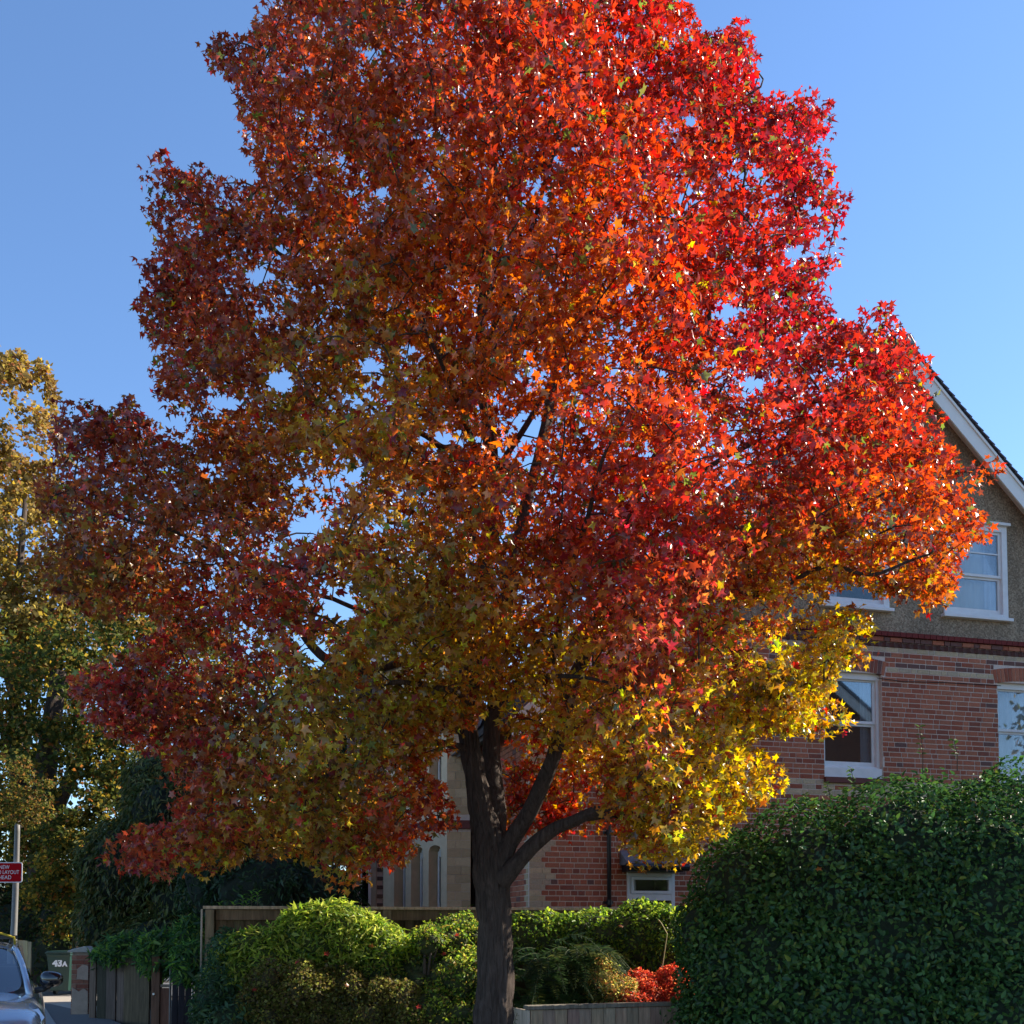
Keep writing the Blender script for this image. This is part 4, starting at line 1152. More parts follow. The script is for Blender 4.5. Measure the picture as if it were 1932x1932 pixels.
def plant(name, label, cat, blobs, n, size, pal, tmpl=OVAL, mat='shrub_leaf', nparts=0, core=0.72, corecol=None, group=None, stem=True, knob=3, bend=0.15, **k):
    extra = []
    for c_, r_ in blobs:
        for _ in range(knob):
            d = unit(rng.normal(size=(1, 3)))[0]; d[2] = abs(d[2])*0.9; f_ = rng.uniform(0.28, 0.5)
            extra.append((tuple(np.array(c_) + d*np.array(r_)*rng.uniform(0.62, 0.85)), tuple(np.array(r_)*f_)))
    blobs = list(blobs) + extra
    c0 = np.mean([b[0] for b in blobs], 0)
    base = (float(c0[0]), float(c0[1]), 0.0)
    root = empty(name, (0, 0, 0), 0, label=label, cat=cat, group=group)
    if core: core_of(root, blobs, core, plain(name + '_wood', corecol or tuple(np.mean(np.array(pal), 0)*0.8), 0.95, var=0.4, scale=25, bump=0.8, bscale=40))
    if stem: stems(root, base, [b[0] for b in blobs], 0.03)
    a = blob_leaves(blobs, n, size, pal, **k)
    leaves(root, *a, tmpl, M[mat], nparts, bend=bend)
    return root
def E(u, v, Y, ru, rv, ry):
    """lump centred on a picture point at distance Y; sizes ru, rv in picture units, ry in metres"""
    p = at(u, v, Y); s = Y/F
    return ((p.x, p.y, p.z), (ru*s, ry, rv*s))

# the big clipped hedge on the right
hb = [E(1640, 1840, 13.0, 320, 290, 1.15), E(1450, 1850, 12.9, 170, 235, 0.95), E(1840, 1780, 13.1, 290, 320, 1.25), E(1950, 1800, 13.2, 250, 360, 1.3),
      E(1355, 1840, 12.9, 65, 150, 0.7), E(2250, 1800, 13.2, 350, 380, 1.3), E(1600, 1960, 12.8, 330, 200, 1.15), E(1900, 1960, 12.8, 330, 220, 1.3), E(1530, 1700, 13.0, 170, 195, 0.95), E(1690, 1640, 13.1, 170, 170, 1.0), E(1400, 1690, 13.0, 95, 125, 0.75), E(1330, 1760, 13.0, 60, 75, 0.6)]
GRN = [(0.045, 0.115, 0.032), (0.058, 0.135, 0.032), (0.075, 0.15, 0.03), (0.03, 0.08, 0.028), (0.15, 0.2, 0.035)]
plant('laurel_hedge', 'big dark green rounded hedge filling the lower right', 'hedge', hb, 52000, 0.066, GRN, OVAL, 'hedge_leaf', 300, 0.74,
      corecol=(0.02, 0.035, 0.016), wts=[4, 4, 3, 3, 0.6], out=0.9, up=0.25, rnd=0.5, droop=0.15, inner=0.45, lump=0.16, knob=0, stem=False)
# shoots standing out of the hedge top
sh = empty('hedge_shoots', (0, 0, 0), 0, label='thin leafy shoots standing above the dark hedge top against brick', cat='shoots')
ps, ns_, ts_, ss_ = [], [], [], []
for (u, v0, v1, Y) in ((1735, 1440, 1372, 13.0), (1800, 1430, 1396, 13.0), (1605, 1475, 1450, 13.0), (1520, 1520, 1500, 13.0), (1560, 1500, 1478, 13.0)):
    a, b = at(u+6, v0+25, Y), at(u, v1, Y)
    stm = MB(); stm.tube([a, a.lerp(b, 0.5) + Vector((0.02, 0, 0)), b], [0.006, 0.005, 0.003], 5); stm.build('stem', M['stem'], sh)
    for t in np.linspace(0.45, 1.05, 7):
        for s in (-1, 1):
            p = a.lerp(b, min(t, 1.0)); ps.append(p); ns_.append((random.uniform(-.6, .6), -0.5, 0.6)); ts_.append((s*0.8, random.uniform(-.5, .5), 0.6)); ss_.append(random.uniform(0.045, 0.075))
leaves(sh, np.array(ps), np.array(ns_), np.array(ts_), np.array(ss_), vary((0.07, 0.13, 0.03), len(ps), 0.2), OVAL, M['shrub_leaf'])

LIT = [(0.24, 0.33, 0.035), (0.32, 0.38, 0.05), (0.17, 0.27, 0.03), (0.40, 0.42, 0.08)]  # leaf greens raised towards yellow to stand for sun on the shrubs
MID = [(0.06, 0.12, 0.022), (0.085, 0.15, 0.025), (0.045, 0.09, 0.02)]
# back shrubs from left to right
plant('laurel_bush', 'broad laurel bush with bright yellow green top against the tall fence', 'shrub',
      [E(620, 1775, 13.85, 110, 62, 0.45), E(520, 1810, 13.8, 95, 62, 0.4), E(700, 1790, 13.9, 70, 52, 0.4), E(630, 1745, 13.9, 85, 45, 0.35), E(450, 1860, 13.9, 65, 85, 0.45)],
      11000, 0.085, LIT + MID[:1], LONG, 'shrub_leaf', 120, 0.75, corecol=(0.06, 0.08, 0.02), up=0.5, droop=-0.6, rnd=0.5, bend=0.25)
def tangle(n_, u0, u1, v0, v1, Y0, Y1, r0, r1, top=None):
    """many small lumps, so that no single ball shows"""
    out = []
    for _ in range(n_):
        u = random.uniform(u0, u1); lo = v0 if top is None else top(u)
        out.append(E(u, random.uniform(lo, v1), random.uniform(Y0, Y1), random.uniform(r0, r1), random.uniform(r0, r1)*0.9, random.uniform(0.18, 0.32)))
    return out
plant('brown_shrub', 'broad small leaved brownish shrub in front of the laurel bush', 'shrub',
      tangle(60, 440, 790, 1840, 1950, 13.3, 13.55, 24, 46, lambda u: 1832 + abs(u-560)*0.2),
      27000, 0.036, [(0.14, 0.15, 0.03), (0.10, 0.13, 0.025), (0.17, 0.13, 0.04), (0.22, 0.22, 0.05), (0.10, 0.075, 0.03)], BIT, 'shrub_leaf', 0, 0.55, corecol=(0.06, 0.055, 0.022), rnd=0.9, lump=0.5, knob=0)
plant('yellow_green_shrub', 'loose yellow green shrub just left of the trunk', 'shrub',
      [E(850, 1790, 14.4, 75, 58, 0.4), E(800, 1830, 14.2, 70, 55, 0.4), E(860, 1860, 13.8, 80, 80, 0.45), E(830, 1920, 13.5, 90, 60, 0.4)] + tangle(26, 620, 900, 1765, 1880, 13.6, 14.3, 22, 45),
      17000, 0.042, LIT + [(0.3, 0.22, 0.05)] + MID, OVAL, 'shrub_leaf', 0, 0.7, corecol=(0.05, 0.06, 0.02), rnd=0.8, lump=0.8, knob=5, bend=0.2)
plant('clipped_hedge', 'clipped yellow green hedge under the small window', 'hedge',
      [E(1010, 1770, 14.9, 90, 50, 0.4), E(1120, 1765, 14.9, 90, 50, 0.4), E(1220, 1775, 14.8, 80, 70, 0.45), E(1260, 1790, 14.7, 55, 85, 0.45), E(1160, 1830, 14.9, 120, 80, 0.45), E(1330, 1790, 14.9, 90, 85, 0.45)],
      15000, 0.05, LIT[:3] + MID, OVAL, 'shrub_leaf', 0, 0.78, corecol=(0.05, 0.055, 0.02), rnd=0.7, up=0.5)
# ferny conifer right of the trunk: drooping fronds
fr = empty('ferny_shrub', (0, 0, 0), 0, label='dark ferny shrub with drooping fronds right of the trunk', cat='shrub')
fb_ = [E(1030, 1850, 13.9, 85, 85, 0.45), E(1090, 1820, 14.1, 70, 60, 0.4), E(1010, 1900, 13.7, 70, 60, 0.4), E(1120, 1880, 13.9, 60, 60, 0.35)]
core_of(fr, fb_, 0.5, plain('ferny_wood', (0.03, 0.045, 0.018), 0.95, var=0.4, scale=25, bump=0.8, bscale=40))
stems(fr, (fb_[0][0][0], 13.9, 0), [b[0] for b in fb_], 0.03)
ps, ns_, ts_, ss_, cs_ = [], [], [], [], []
stm = MB()
fr_list = []
for i in range(170):
    b = random.choice(fb_)
    d = unit(rng.normal(size=(1, 3)))[0]; d[2] = abs(d[2])*0.8; d[1] = -abs(d[1])
    fr_list.append((Vector(b[0]) + Vector(d*np.array(b[1]))*0.75, Vector(d)))
for (u, v, du, dv) in ((1040, 1775, 90, 18), (1090, 1790, 75, 40), (1070, 1765, 80, 10), (1100, 1800, 70, 55), (1010, 1790, -30, 30)):
    fr_list.append((at(u, v, 13.7), Vector((du/100, -0.25, 0.25))))
for q, d in fr_list:
    Lf = random.uniform(0.3, 0.6)
    hz = Vector((d.x, d.y, 0)).normalized() if abs(d.x)+abs(d.y) > 0.05 else Vector((1, 0, 0))
    pts = [q + hz*Lf*t + Vector((0, 0, 0.12*t - 0.32*t*t))*(Lf/0.4) for t in np.linspace(0, 1, 9)]
    stm.tube(pts, [0.003]*9, 4)
    sidev = hz.cross(Vector((0, 0, 1)))
    c = random.choice([(0.03, 0.065, 0.018), (0.04, 0.08, 0.02), (0.025, 0.05, 0.018), (0.09, 0.11, 0.025)])
    for k in range(1, 9):
        for s in (-1, 1):
            for e in (0, 0.5):
                if k == 8 and e: continue
                t = (k+e)/8; p = pts[k] if not e else pts[k].lerp(pts[k+1], 0.5)
                ps.append(p); ns_.append((0, -0.35, 1)); ts_.append(tuple(sidev*s + hz*0.5 + Vector((0, 0, -0.3)))); ss_.append(0.14*(1.15-t)); cs_.append(c)
stm.build('frond_ribs', plain('green_rib', (0.05, 0.075, 0.02), 0.8), fr, kind='stuff')
leaves(fr, np.array(ps), np.array(ns_) + rng.normal(size=(len(ps), 3))*0.2, np.array(ts_), np.array(ss_), np.array(cs_)*(1+rng.normal(0, .15, (len(ps), 1))), FERN, M['shrub_leaf'])
plant('golden_spirea', 'small shrub with yellow and cream leaves between fern and red shrub', 'shrub',
      [E(1135, 1850, 13.7, 40, 45, 0.25), E(1165, 1870, 13.6, 40, 30, 0.25), E(1130, 1815, 13.9, 25, 25, 0.2)],
      2600, 0.035, [(0.5, 0.36, 0.08), (0.42, 0.40, 0.12), (0.5, 0.22, 0.08), (0.2, 0.24, 0.05)], OVAL, 'shrub_leaf', 0, 0.6, rnd=0.8, up=0.6)
for (lab, bl) in (('low red leaved shrub behind the low fence', [E(1205, 1862, 13.9, 42, 30, 0.28), E(1180, 1885, 13.6, 45, 20, 0.25), E(1230, 1880, 13.8, 35, 25, 0.25)]),
                  ('low red leaved shrub beside the dark hedge', [E(1270, 1850, 14.0, 32, 28, 0.28), E(1290, 1870, 13.9, 30, 28, 0.25), E(1265, 1882, 13.8, 40, 18, 0.25)])):
    plant('red_spirea', lab, 'shrub', bl, 2600, 0.035, [(0.5, 0.10, 0.05), (0.45, 0.06, 0.04), (0.55, 0.16, 0.07), (0.35, 0.04, 0.03)], OVAL, 'shrub_leaf', 0, 0.6, group='red shrubs behind the low fence', rnd=0.8, up=0.6)
cn = empty('garden_cane', at(1250, 1900, 14.1), 0, label='thin pale bent cane standing before the clipped hedge', cat='cane')
cn.location.z = 0
m = MB(); o_ = Vector(cn.location); m.tube([Vector((0, 0, 0))] + [at(u, v, 14.1) - o_ for u, v in ((1249, 1830), (1257, 1775), (1259, 1762), (1248, 1742), (1242, 1735))], 0.006, 6); m.build('stalk', plain('dry_stalk', (0.5, 0.42, 0.2), 0.8), cn)
# sweetgum leaves caught on the shrubs
fm = [col_mesh('fallen_leaf', STAR[0], STAR[1].reshape(-1), 3, np.repeat(np.array([c]), 11, 0), M['sweetgum_leaf']) for c in ((0.3, 0.04, 0.025), (0.32, 0.12, 0.025), (0.26, 0.03, 0.025))]
for k_, (u, v, Y, lab) in enumerate(((615, 1745, 13.6, 'red fallen leaf near the top of the laurel bush'), (616, 1800, 13.2, 'red fallen leaf below the middle of the laurel bush'), (700, 1785, 13.4, 'orange fallen leaf on the right shoulder of the laurel bush'),
        (560, 1815, 13.15, 'fallen leaf on the left of the brown shrub'), (862, 1765, 13.85, 'red fallen leaf high on the shrub left of the trunk'), (838, 1800, 13.6, 'fallen leaf halfway down the shrub left of the trunk'),
        (655, 1860, 12.9, 'fallen leaf in the middle of the brown shrub'), (480, 1868, 13.0, 'fallen leaf beside the blue green laurel'), (790, 1900, 12.95, 'lowest fallen leaf, at the right foot of the brown shrub'), (1172, 1748, 14.3, 'fallen leaf on top of the clipped hedge'), (1545, 1640, 11.9, 'single fallen leaf on the big dark hedge'))):
    o = link('fallen_leaf', fm[(0, 0, 1, 2, 0, 2, 1, 2, 0, 1, 1)[k_]], None, None, label=lab, cat='leaf', group='fallen leaves on the shrubs')
    o.location = at(u, v, Y); o.scale = [random.uniform(0.042, 0.052)]*3
    o.rotation_euler = (R(random.uniform(40, 85)), random.uniform(-.5, .5), random.uniform(-1, 1))
# laurel behind the old boards, with bright rosettes
plant('cherry_laurel', 'glossy laurel spilling over the weathered boards, left of the tall fence', 'shrub',
      [E(250, 1795, 18.6, 60, 28, 0.4), E(320, 1800, 17.9, 60, 45, 0.45), E(360, 1775, 17.6, 30, 42, 0.35), E(370, 1820, 17.0, 40, 40, 0.4), E(210, 1805, 18.9, 35, 18, 0.3)],
      5200, 0.12, [(0.05, 0.12, 0.03), (0.07, 0.15, 0.03), (0.04, 0.09, 0.03), (0.16, 0.26, 0.04)], LONG, 'shrub_leaf', 100, 0.7, corecol=(0.03, 0.05, 0.02), up=0.4, droop=-0.2, stem=False)
plant('fence_laurel', 'blue green laurel at the left end of the tall fence', 'shrub',
      [E(410, 1890, 13.6, 45, 75, 0.35), E(430, 1800, 13.9, 35, 45, 0.3), E(440, 1930, 13.4, 60, 60, 0.4), E(395, 1930, 13.5, 30, 50, 0.3)],
      3800, 0.085, [(0.035, 0.085, 0.04), (0.045, 0.10, 0.045), (0.06, 0.12, 0.035)], LONG, 'hedge_leaf', 100, 0.7, corecol=(0.025, 0.045, 0.02), droop=0.3)
# laurel tips above the fence
tp = empty('laurel_tips', (0, 0, 0), 0, label='bright laurel shoot tips showing above the fence rail', cat='shoots')
ps, ns_, ts_, ss_ = [], [], [], []
for (u, v) in ((458, 1690), (475, 1682), (486, 1684), (440, 1702), (415, 1704), (465, 1700), (880+2, 1712), (1415/1.51, 1706)):
    b = at(u, v, 15.6); stm = MB(); stm.tube([b - Vector((0, 0, 0.7)), b], [0.008, 0.005], 5); stm.build('stem', M['stem'], tp)
    for i in range(9):
        a = i*2.4; ps.append(b - Vector((0, 0, 0.02*i))); el = 0.9 - i*0.09
        ts_.append((math.cos(a)*(1-el*0.6), math.sin(a)*(1-el*0.6), el)); ns_.append((-math.cos(a)*0.5, -math.sin(a)*0.5, 0.7)); ss_.append(random.uniform(0.09, 0.13))
leaves(tp, np.array(ps), np.array(ns_), np.array(ts_), np.array(ss_), vary((0.14, 0.27, 0.035), len(ps), 0.15), LONG, M['shrub_leaf'], 72)

# ---- background trees and evergreens on the left
plant('dark_laurel_tree', 'dark evergreen mass above the left end of the tall fence', 'shrub',
      [E(500, 1680, 18.5, 110, 100, 0.9), E(600, 1690, 18.6, 85, 75, 0.8), E(420, 1640, 19.0, 90, 130, 0.9), E(650, 1740, 18.8, 40, 90, 0.5), E(540, 1600, 19.5, 110, 90, 0.9), E(600, 1520, 22.5, 75, 110, 0.8), E(615, 1420, 23, 60, 90, 0.8)],
      11000, 0.12, [(0.03, 0.06, 0.022), (0.036, 0.075, 0.026), (0.022, 0.045, 0.018)], LONG, 'hedge_leaf', 0, 0.8, corecol=(0.012, 0.02, 0.01), droop=0.7)
plant('weeping_evergreen', 'tall dark evergreen shrub with drooping narrow leaves behind the bin', 'shrub',
      [E(330, 1560, 22.5, 110, 130, 1.0), E(250, 1640, 22.5, 100, 110, 1.0), E(380, 1680, 22.0, 120, 120, 1.0), E(220, 1740, 22.8, 80, 80, 0.8), E(300, 1470, 22.8, 70, 60, 0.7), E(320, 1780, 21.5, 120, 60, 0.8)],
      20000, 0.13, [(0.06, 0.085, 0.024), (0.045, 0.065, 0.02), (0.10, 0.12, 0.03), (0.13, 0.11, 0.03)], LONG, 'hedge_leaf', 0, 0.8, corecol=(0.014, 0.022, 0.012), droop=1.0, rnd=0.5)
plant('ivy_hedge', 'dark ivy covered hedge behind bin and lamp post', 'hedge',
      [E(60, 1760, 29.5, 120, 75, 1.5), E(150, 1750, 29.0, 80, 95, 1.2), E(-60, 1740, 30, 120, 100, 1.5), E(200, 1830, 27.6, 60, 60, 0.8), E(110, 1800, 28.2, 70, 60, 0.6), E(80, 1690, 31, 90, 60, 1.0)],
      14000, 0.10, [(0.035, 0.06, 0.018), (0.028, 0.05, 0.02), (0.06, 0.085, 0.02), (0.09, 0.06, 0.02)], OVAL, 'far_leaf', 0, 0.82, corecol=(0.016, 0.022, 0.01))
def far_tree(name, label, blobs, trunk, n, size, colf, seed, group=None, thin=-0.02):
    root = empty(name, (0, 0, 0), 0, label=label, cat='tree', group=group)
    m = MB()
    for pts, r0, r1 in trunk:
        k = len(pts); m.tube(pts, list(np.linspace(r0, r1, k)), 8)
    m.build('trunk', M['bark'], root, smooth=True)
    pos, no, tip, sz_, col = blob_leaves(blobs, n, size, [(0.1, 0.1, 0.03)], rnd=0.9, inner=0.75, lump=1.0, zmin=0.5)
    uv = proj(pos)
    # thin the crown with noise so that light and sky come through
    th = np.array([mnoise.noise(Vector(p)*0.9) + 0.5*mnoise.noise(Vector(p)*2.1) for p in pos])
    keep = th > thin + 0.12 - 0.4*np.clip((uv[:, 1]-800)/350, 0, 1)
    col = colf(uv, th, len(pos))
    leaves(root, pos[keep], no[keep], tip[keep], sz_[keep], col[keep], BIT, M['far_leaf'], 0, foliage='crown')
    return root
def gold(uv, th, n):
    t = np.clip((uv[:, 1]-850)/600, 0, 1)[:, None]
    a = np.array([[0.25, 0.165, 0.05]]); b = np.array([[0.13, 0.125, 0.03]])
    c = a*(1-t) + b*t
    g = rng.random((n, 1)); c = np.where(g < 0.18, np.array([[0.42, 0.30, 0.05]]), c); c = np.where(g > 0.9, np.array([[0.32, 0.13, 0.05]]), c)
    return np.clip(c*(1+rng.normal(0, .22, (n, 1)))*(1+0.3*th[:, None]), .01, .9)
def olive(uv, th, n):
    c = np.array([[0.11, 0.12, 0.025]])*np.ones((n, 1)); g = rng.random((n, 1))
    c = np.where(g < 0.22, np.array([[0.34, 0.24, 0.04]]), c); c = np.where(g > 0.55, np.array([[0.06, 0.085, 0.02]]), c); c = np.where(g > 0.94, np.array([[0.36, 0.14, 0.04]]), c)
    return np.clip(c*(1+rng.normal(0, .22, (n, 1)))*(1+0.3*th[:, None]), .01, .9)
bt = at(20, 1700, 33.0)
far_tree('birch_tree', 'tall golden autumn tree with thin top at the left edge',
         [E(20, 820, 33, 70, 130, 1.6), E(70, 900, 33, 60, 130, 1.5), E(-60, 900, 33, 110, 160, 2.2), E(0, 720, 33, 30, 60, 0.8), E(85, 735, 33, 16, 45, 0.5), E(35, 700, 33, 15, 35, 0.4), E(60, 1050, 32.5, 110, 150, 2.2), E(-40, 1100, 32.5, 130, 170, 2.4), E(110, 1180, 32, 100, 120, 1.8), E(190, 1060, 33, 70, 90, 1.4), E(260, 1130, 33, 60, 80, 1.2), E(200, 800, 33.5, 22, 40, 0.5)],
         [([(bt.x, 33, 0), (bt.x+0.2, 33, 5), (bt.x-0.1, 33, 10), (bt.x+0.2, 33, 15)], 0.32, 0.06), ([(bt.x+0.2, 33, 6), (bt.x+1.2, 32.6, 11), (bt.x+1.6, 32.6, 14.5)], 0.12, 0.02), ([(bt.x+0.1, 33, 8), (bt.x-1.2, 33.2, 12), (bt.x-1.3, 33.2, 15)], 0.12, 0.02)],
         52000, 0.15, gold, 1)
ot = at(72, 1700, 29.0)
far_tree('ivy_tree', 'olive green turning tree with thick dark trunk behind the sign',
         [E(40, 1330, 29.5, 120, 120, 1.8), E(160, 1300, 29, 110, 120, 1.7), E(90, 1480, 29, 140, 130, 1.8), E(230, 1400, 28.5, 90, 110, 1.3), E(-60, 1420, 29, 130, 160, 1.8), E(180, 1530, 28.5, 90, 90, 1.3), E(40, 1580, 29.6, 110, 70, 1.2), E(250, 1200, 29.5, 70, 70, 1.2), E(370, 1300, 30, 90, 110, 1.4), E(470, 1370, 30.5, 90, 110, 1.4), E(300, 1420, 29.5, 90, 110, 1.3), E(560, 1450, 31, 70, 100, 1.2)],
         [([(ot.x, 29.3, 0), (ot.x, 29.3, 3), (ot.x-0.05, 29.3, 5.5), (ot.x+0.3, 29.3, 8.5)], 0.52, 0.2), ([(ot.x-0.1, 29.3, 4.2), (ot.x-0.9, 29.2, 6.0), (ot.x-1.3, 29, 8)], 0.2, 0.06), ([(ot.x, 29.3, 4.0), (ot.x+1.0, 29, 6), (ot.x+2, 28.8, 7.5)], 0.2, 0.05)],
         60000, 0.12, olive, 2)
far_tree('hazel_tree', 'low turning hazel between the sign and the weeping evergreen',
         [E(150, 1620, 26.8, 75, 80, 0.9), E(110, 1700, 27, 60, 60, 0.8), E(190, 1560, 27, 60, 70, 0.9)],
         [([at(140, 1860, 27), at(145, 1700, 27), at(160, 1580, 27)], 0.09, 0.03)], 14000, 0.1, olive, 3)
plant('overhanging_branch', 'spray of olive and gold leaves hanging over the sign post', 'branch', tangle(22, -30, 95, 1440, 1550, 23.7, 24.0, 10, 24),
      2600, 0.07, [(0.12, 0.13, 0.03), (0.22, 0.17, 0.035), (0.07, 0.09, 0.02), (0.26, 0.13, 0.04)], BIT, 'far_leaf', 0, 0.0, stem=False, inner=0.6, rnd=0.9, lump=0.8, knob=0)
# unseen tree, added right of the picture to cast shade on the hedge
far_tree('shade_tree', 'unseen tree added to shade the hedge from the right',
         [((15.2, 17.6, 6.2), (2.2, 2.0, 2.4)), ((16.6, 18.2, 4.5), (2.2, 2.0, 2.5)), ((14.6, 17.0, 3.6), (1.6, 1.6, 2.0))],
         [([(15.5, 17.8, 0), (15.5, 17.8, 4), (15.4, 17.8, 7)], 0.25, 0.08)], 9000, 0.15, olive, 4)

# ------------------------------------------------------------------ the sweetgum
TY = 11.5
tree = empty('sweetgum_tree', (at(930, 2041, TY).x, TY, 0), 0, label='large sweetgum tree in red, orange and gold autumn leaf', cat='tree')
T0 = Vector(tree.location)
def W(lst):
    out = []
    for q in lst: out.append((at(q[0], q[1], q[2]) - T0, q[3]))
    return out
def smooth_line(pts, n=6):
    P = [p for p, r in pts]; Rr = [r for p, r in pts]
    res = []
    for i in range(len(P)-1):
        p0 = P[max(i-1, 0)]; p1 = P[i]; p2 = P[i+1]; p3 = P[min(i+2, len(P)-1)]
        for k in range(n):
            t = k/n
            v = 0.5*((2*p1) + (p2-p0)*t + (2*p0-5*p1+4*p2-p3)*t*t + (3*p1-p0-3*p2+p3)*t**3)
            res.append((v, Rr[i]*(1-t) + Rr[i+1]*t))
    res.append((P[-1], Rr[-1]))
    return res
def bark_tube(m, line, k, amp, seed):
    """tube with upright ridges cut into it"""
    n0 = len(m.v)
    for i, (p, r) in enumerate(line):
        t = (line[min(i+1, len(line)-1)][0] - line[max(i-1, 0)][0]).normalized()
        ref = Vector((0, 1, 0)) if abs(t.y) < 0.8 else Vector((1, 0, 0))
        a = t.cross(ref).normalized(); b = t.cross(a)
        for j in range(k):
            w = 2*math.pi*j/k
            d = a*math.cos(w) + b*math.sin(w)
            q = Vector((math.cos(w)*r*26, math.sin(w)*r*26, p.z*2.2 + seed))
            h_ = mnoise.noise(q) + 0.5*mnoise.noise(q*2.3)
            low = mnoise.noise(Vector((math.cos(w)*1.2, math.sin(w)*1.2, p.z*1.1 + seed)))
            m.v.append(tuple(p + d*(r*(1+0.07*low) + amp*(1 if r > .05 else r/.05)*(abs(h_)*2-0.6))))
    for i in range(len(line)-1):
        for j in range(k):
            m.f.append((n0+i*k+j, n0+i*k+(j+1) % k, n0+(i+1)*k+(j+1) % k, n0+(i+1)*k+j))
    m.f.append(tuple(n0+(len(line)-1)*k+j for j in range(k)))
limbs = []
trunk_l = W([(928, 2045, TY, .27), (930, 1985, TY, .215), (931, 1932, TY, .2), (934, 1850, TY, .183), (934, 1760, TY, .176), (931, 1690, TY, .185), (926, 1640, TY, .195), (921, 1585, TY, .165), (908, 1530, TY, .125), (896, 1460, TY, .108), (887, 1400, TY, .10), (884, 1340, TY, .095), (895, 1230, TY, .09), (915, 1080, TY, .085), (930, 950, TY, .08), (920, 800, TY, .07), (905, 680, TY, .06), (915, 500, TY, .048), (930, 300, TY, .036), (940, 100, TY, .024), (945, -120, TY, .012)])
tl = smooth_line(trunk_l, 16)
m = MB(); bark_tube(m, tl, 72, 0.022, 3.0); m.build('trunk', M['bark'], tree, smooth=True)
skel = [[p, r] for p, r in tl if p.z > 3.2]
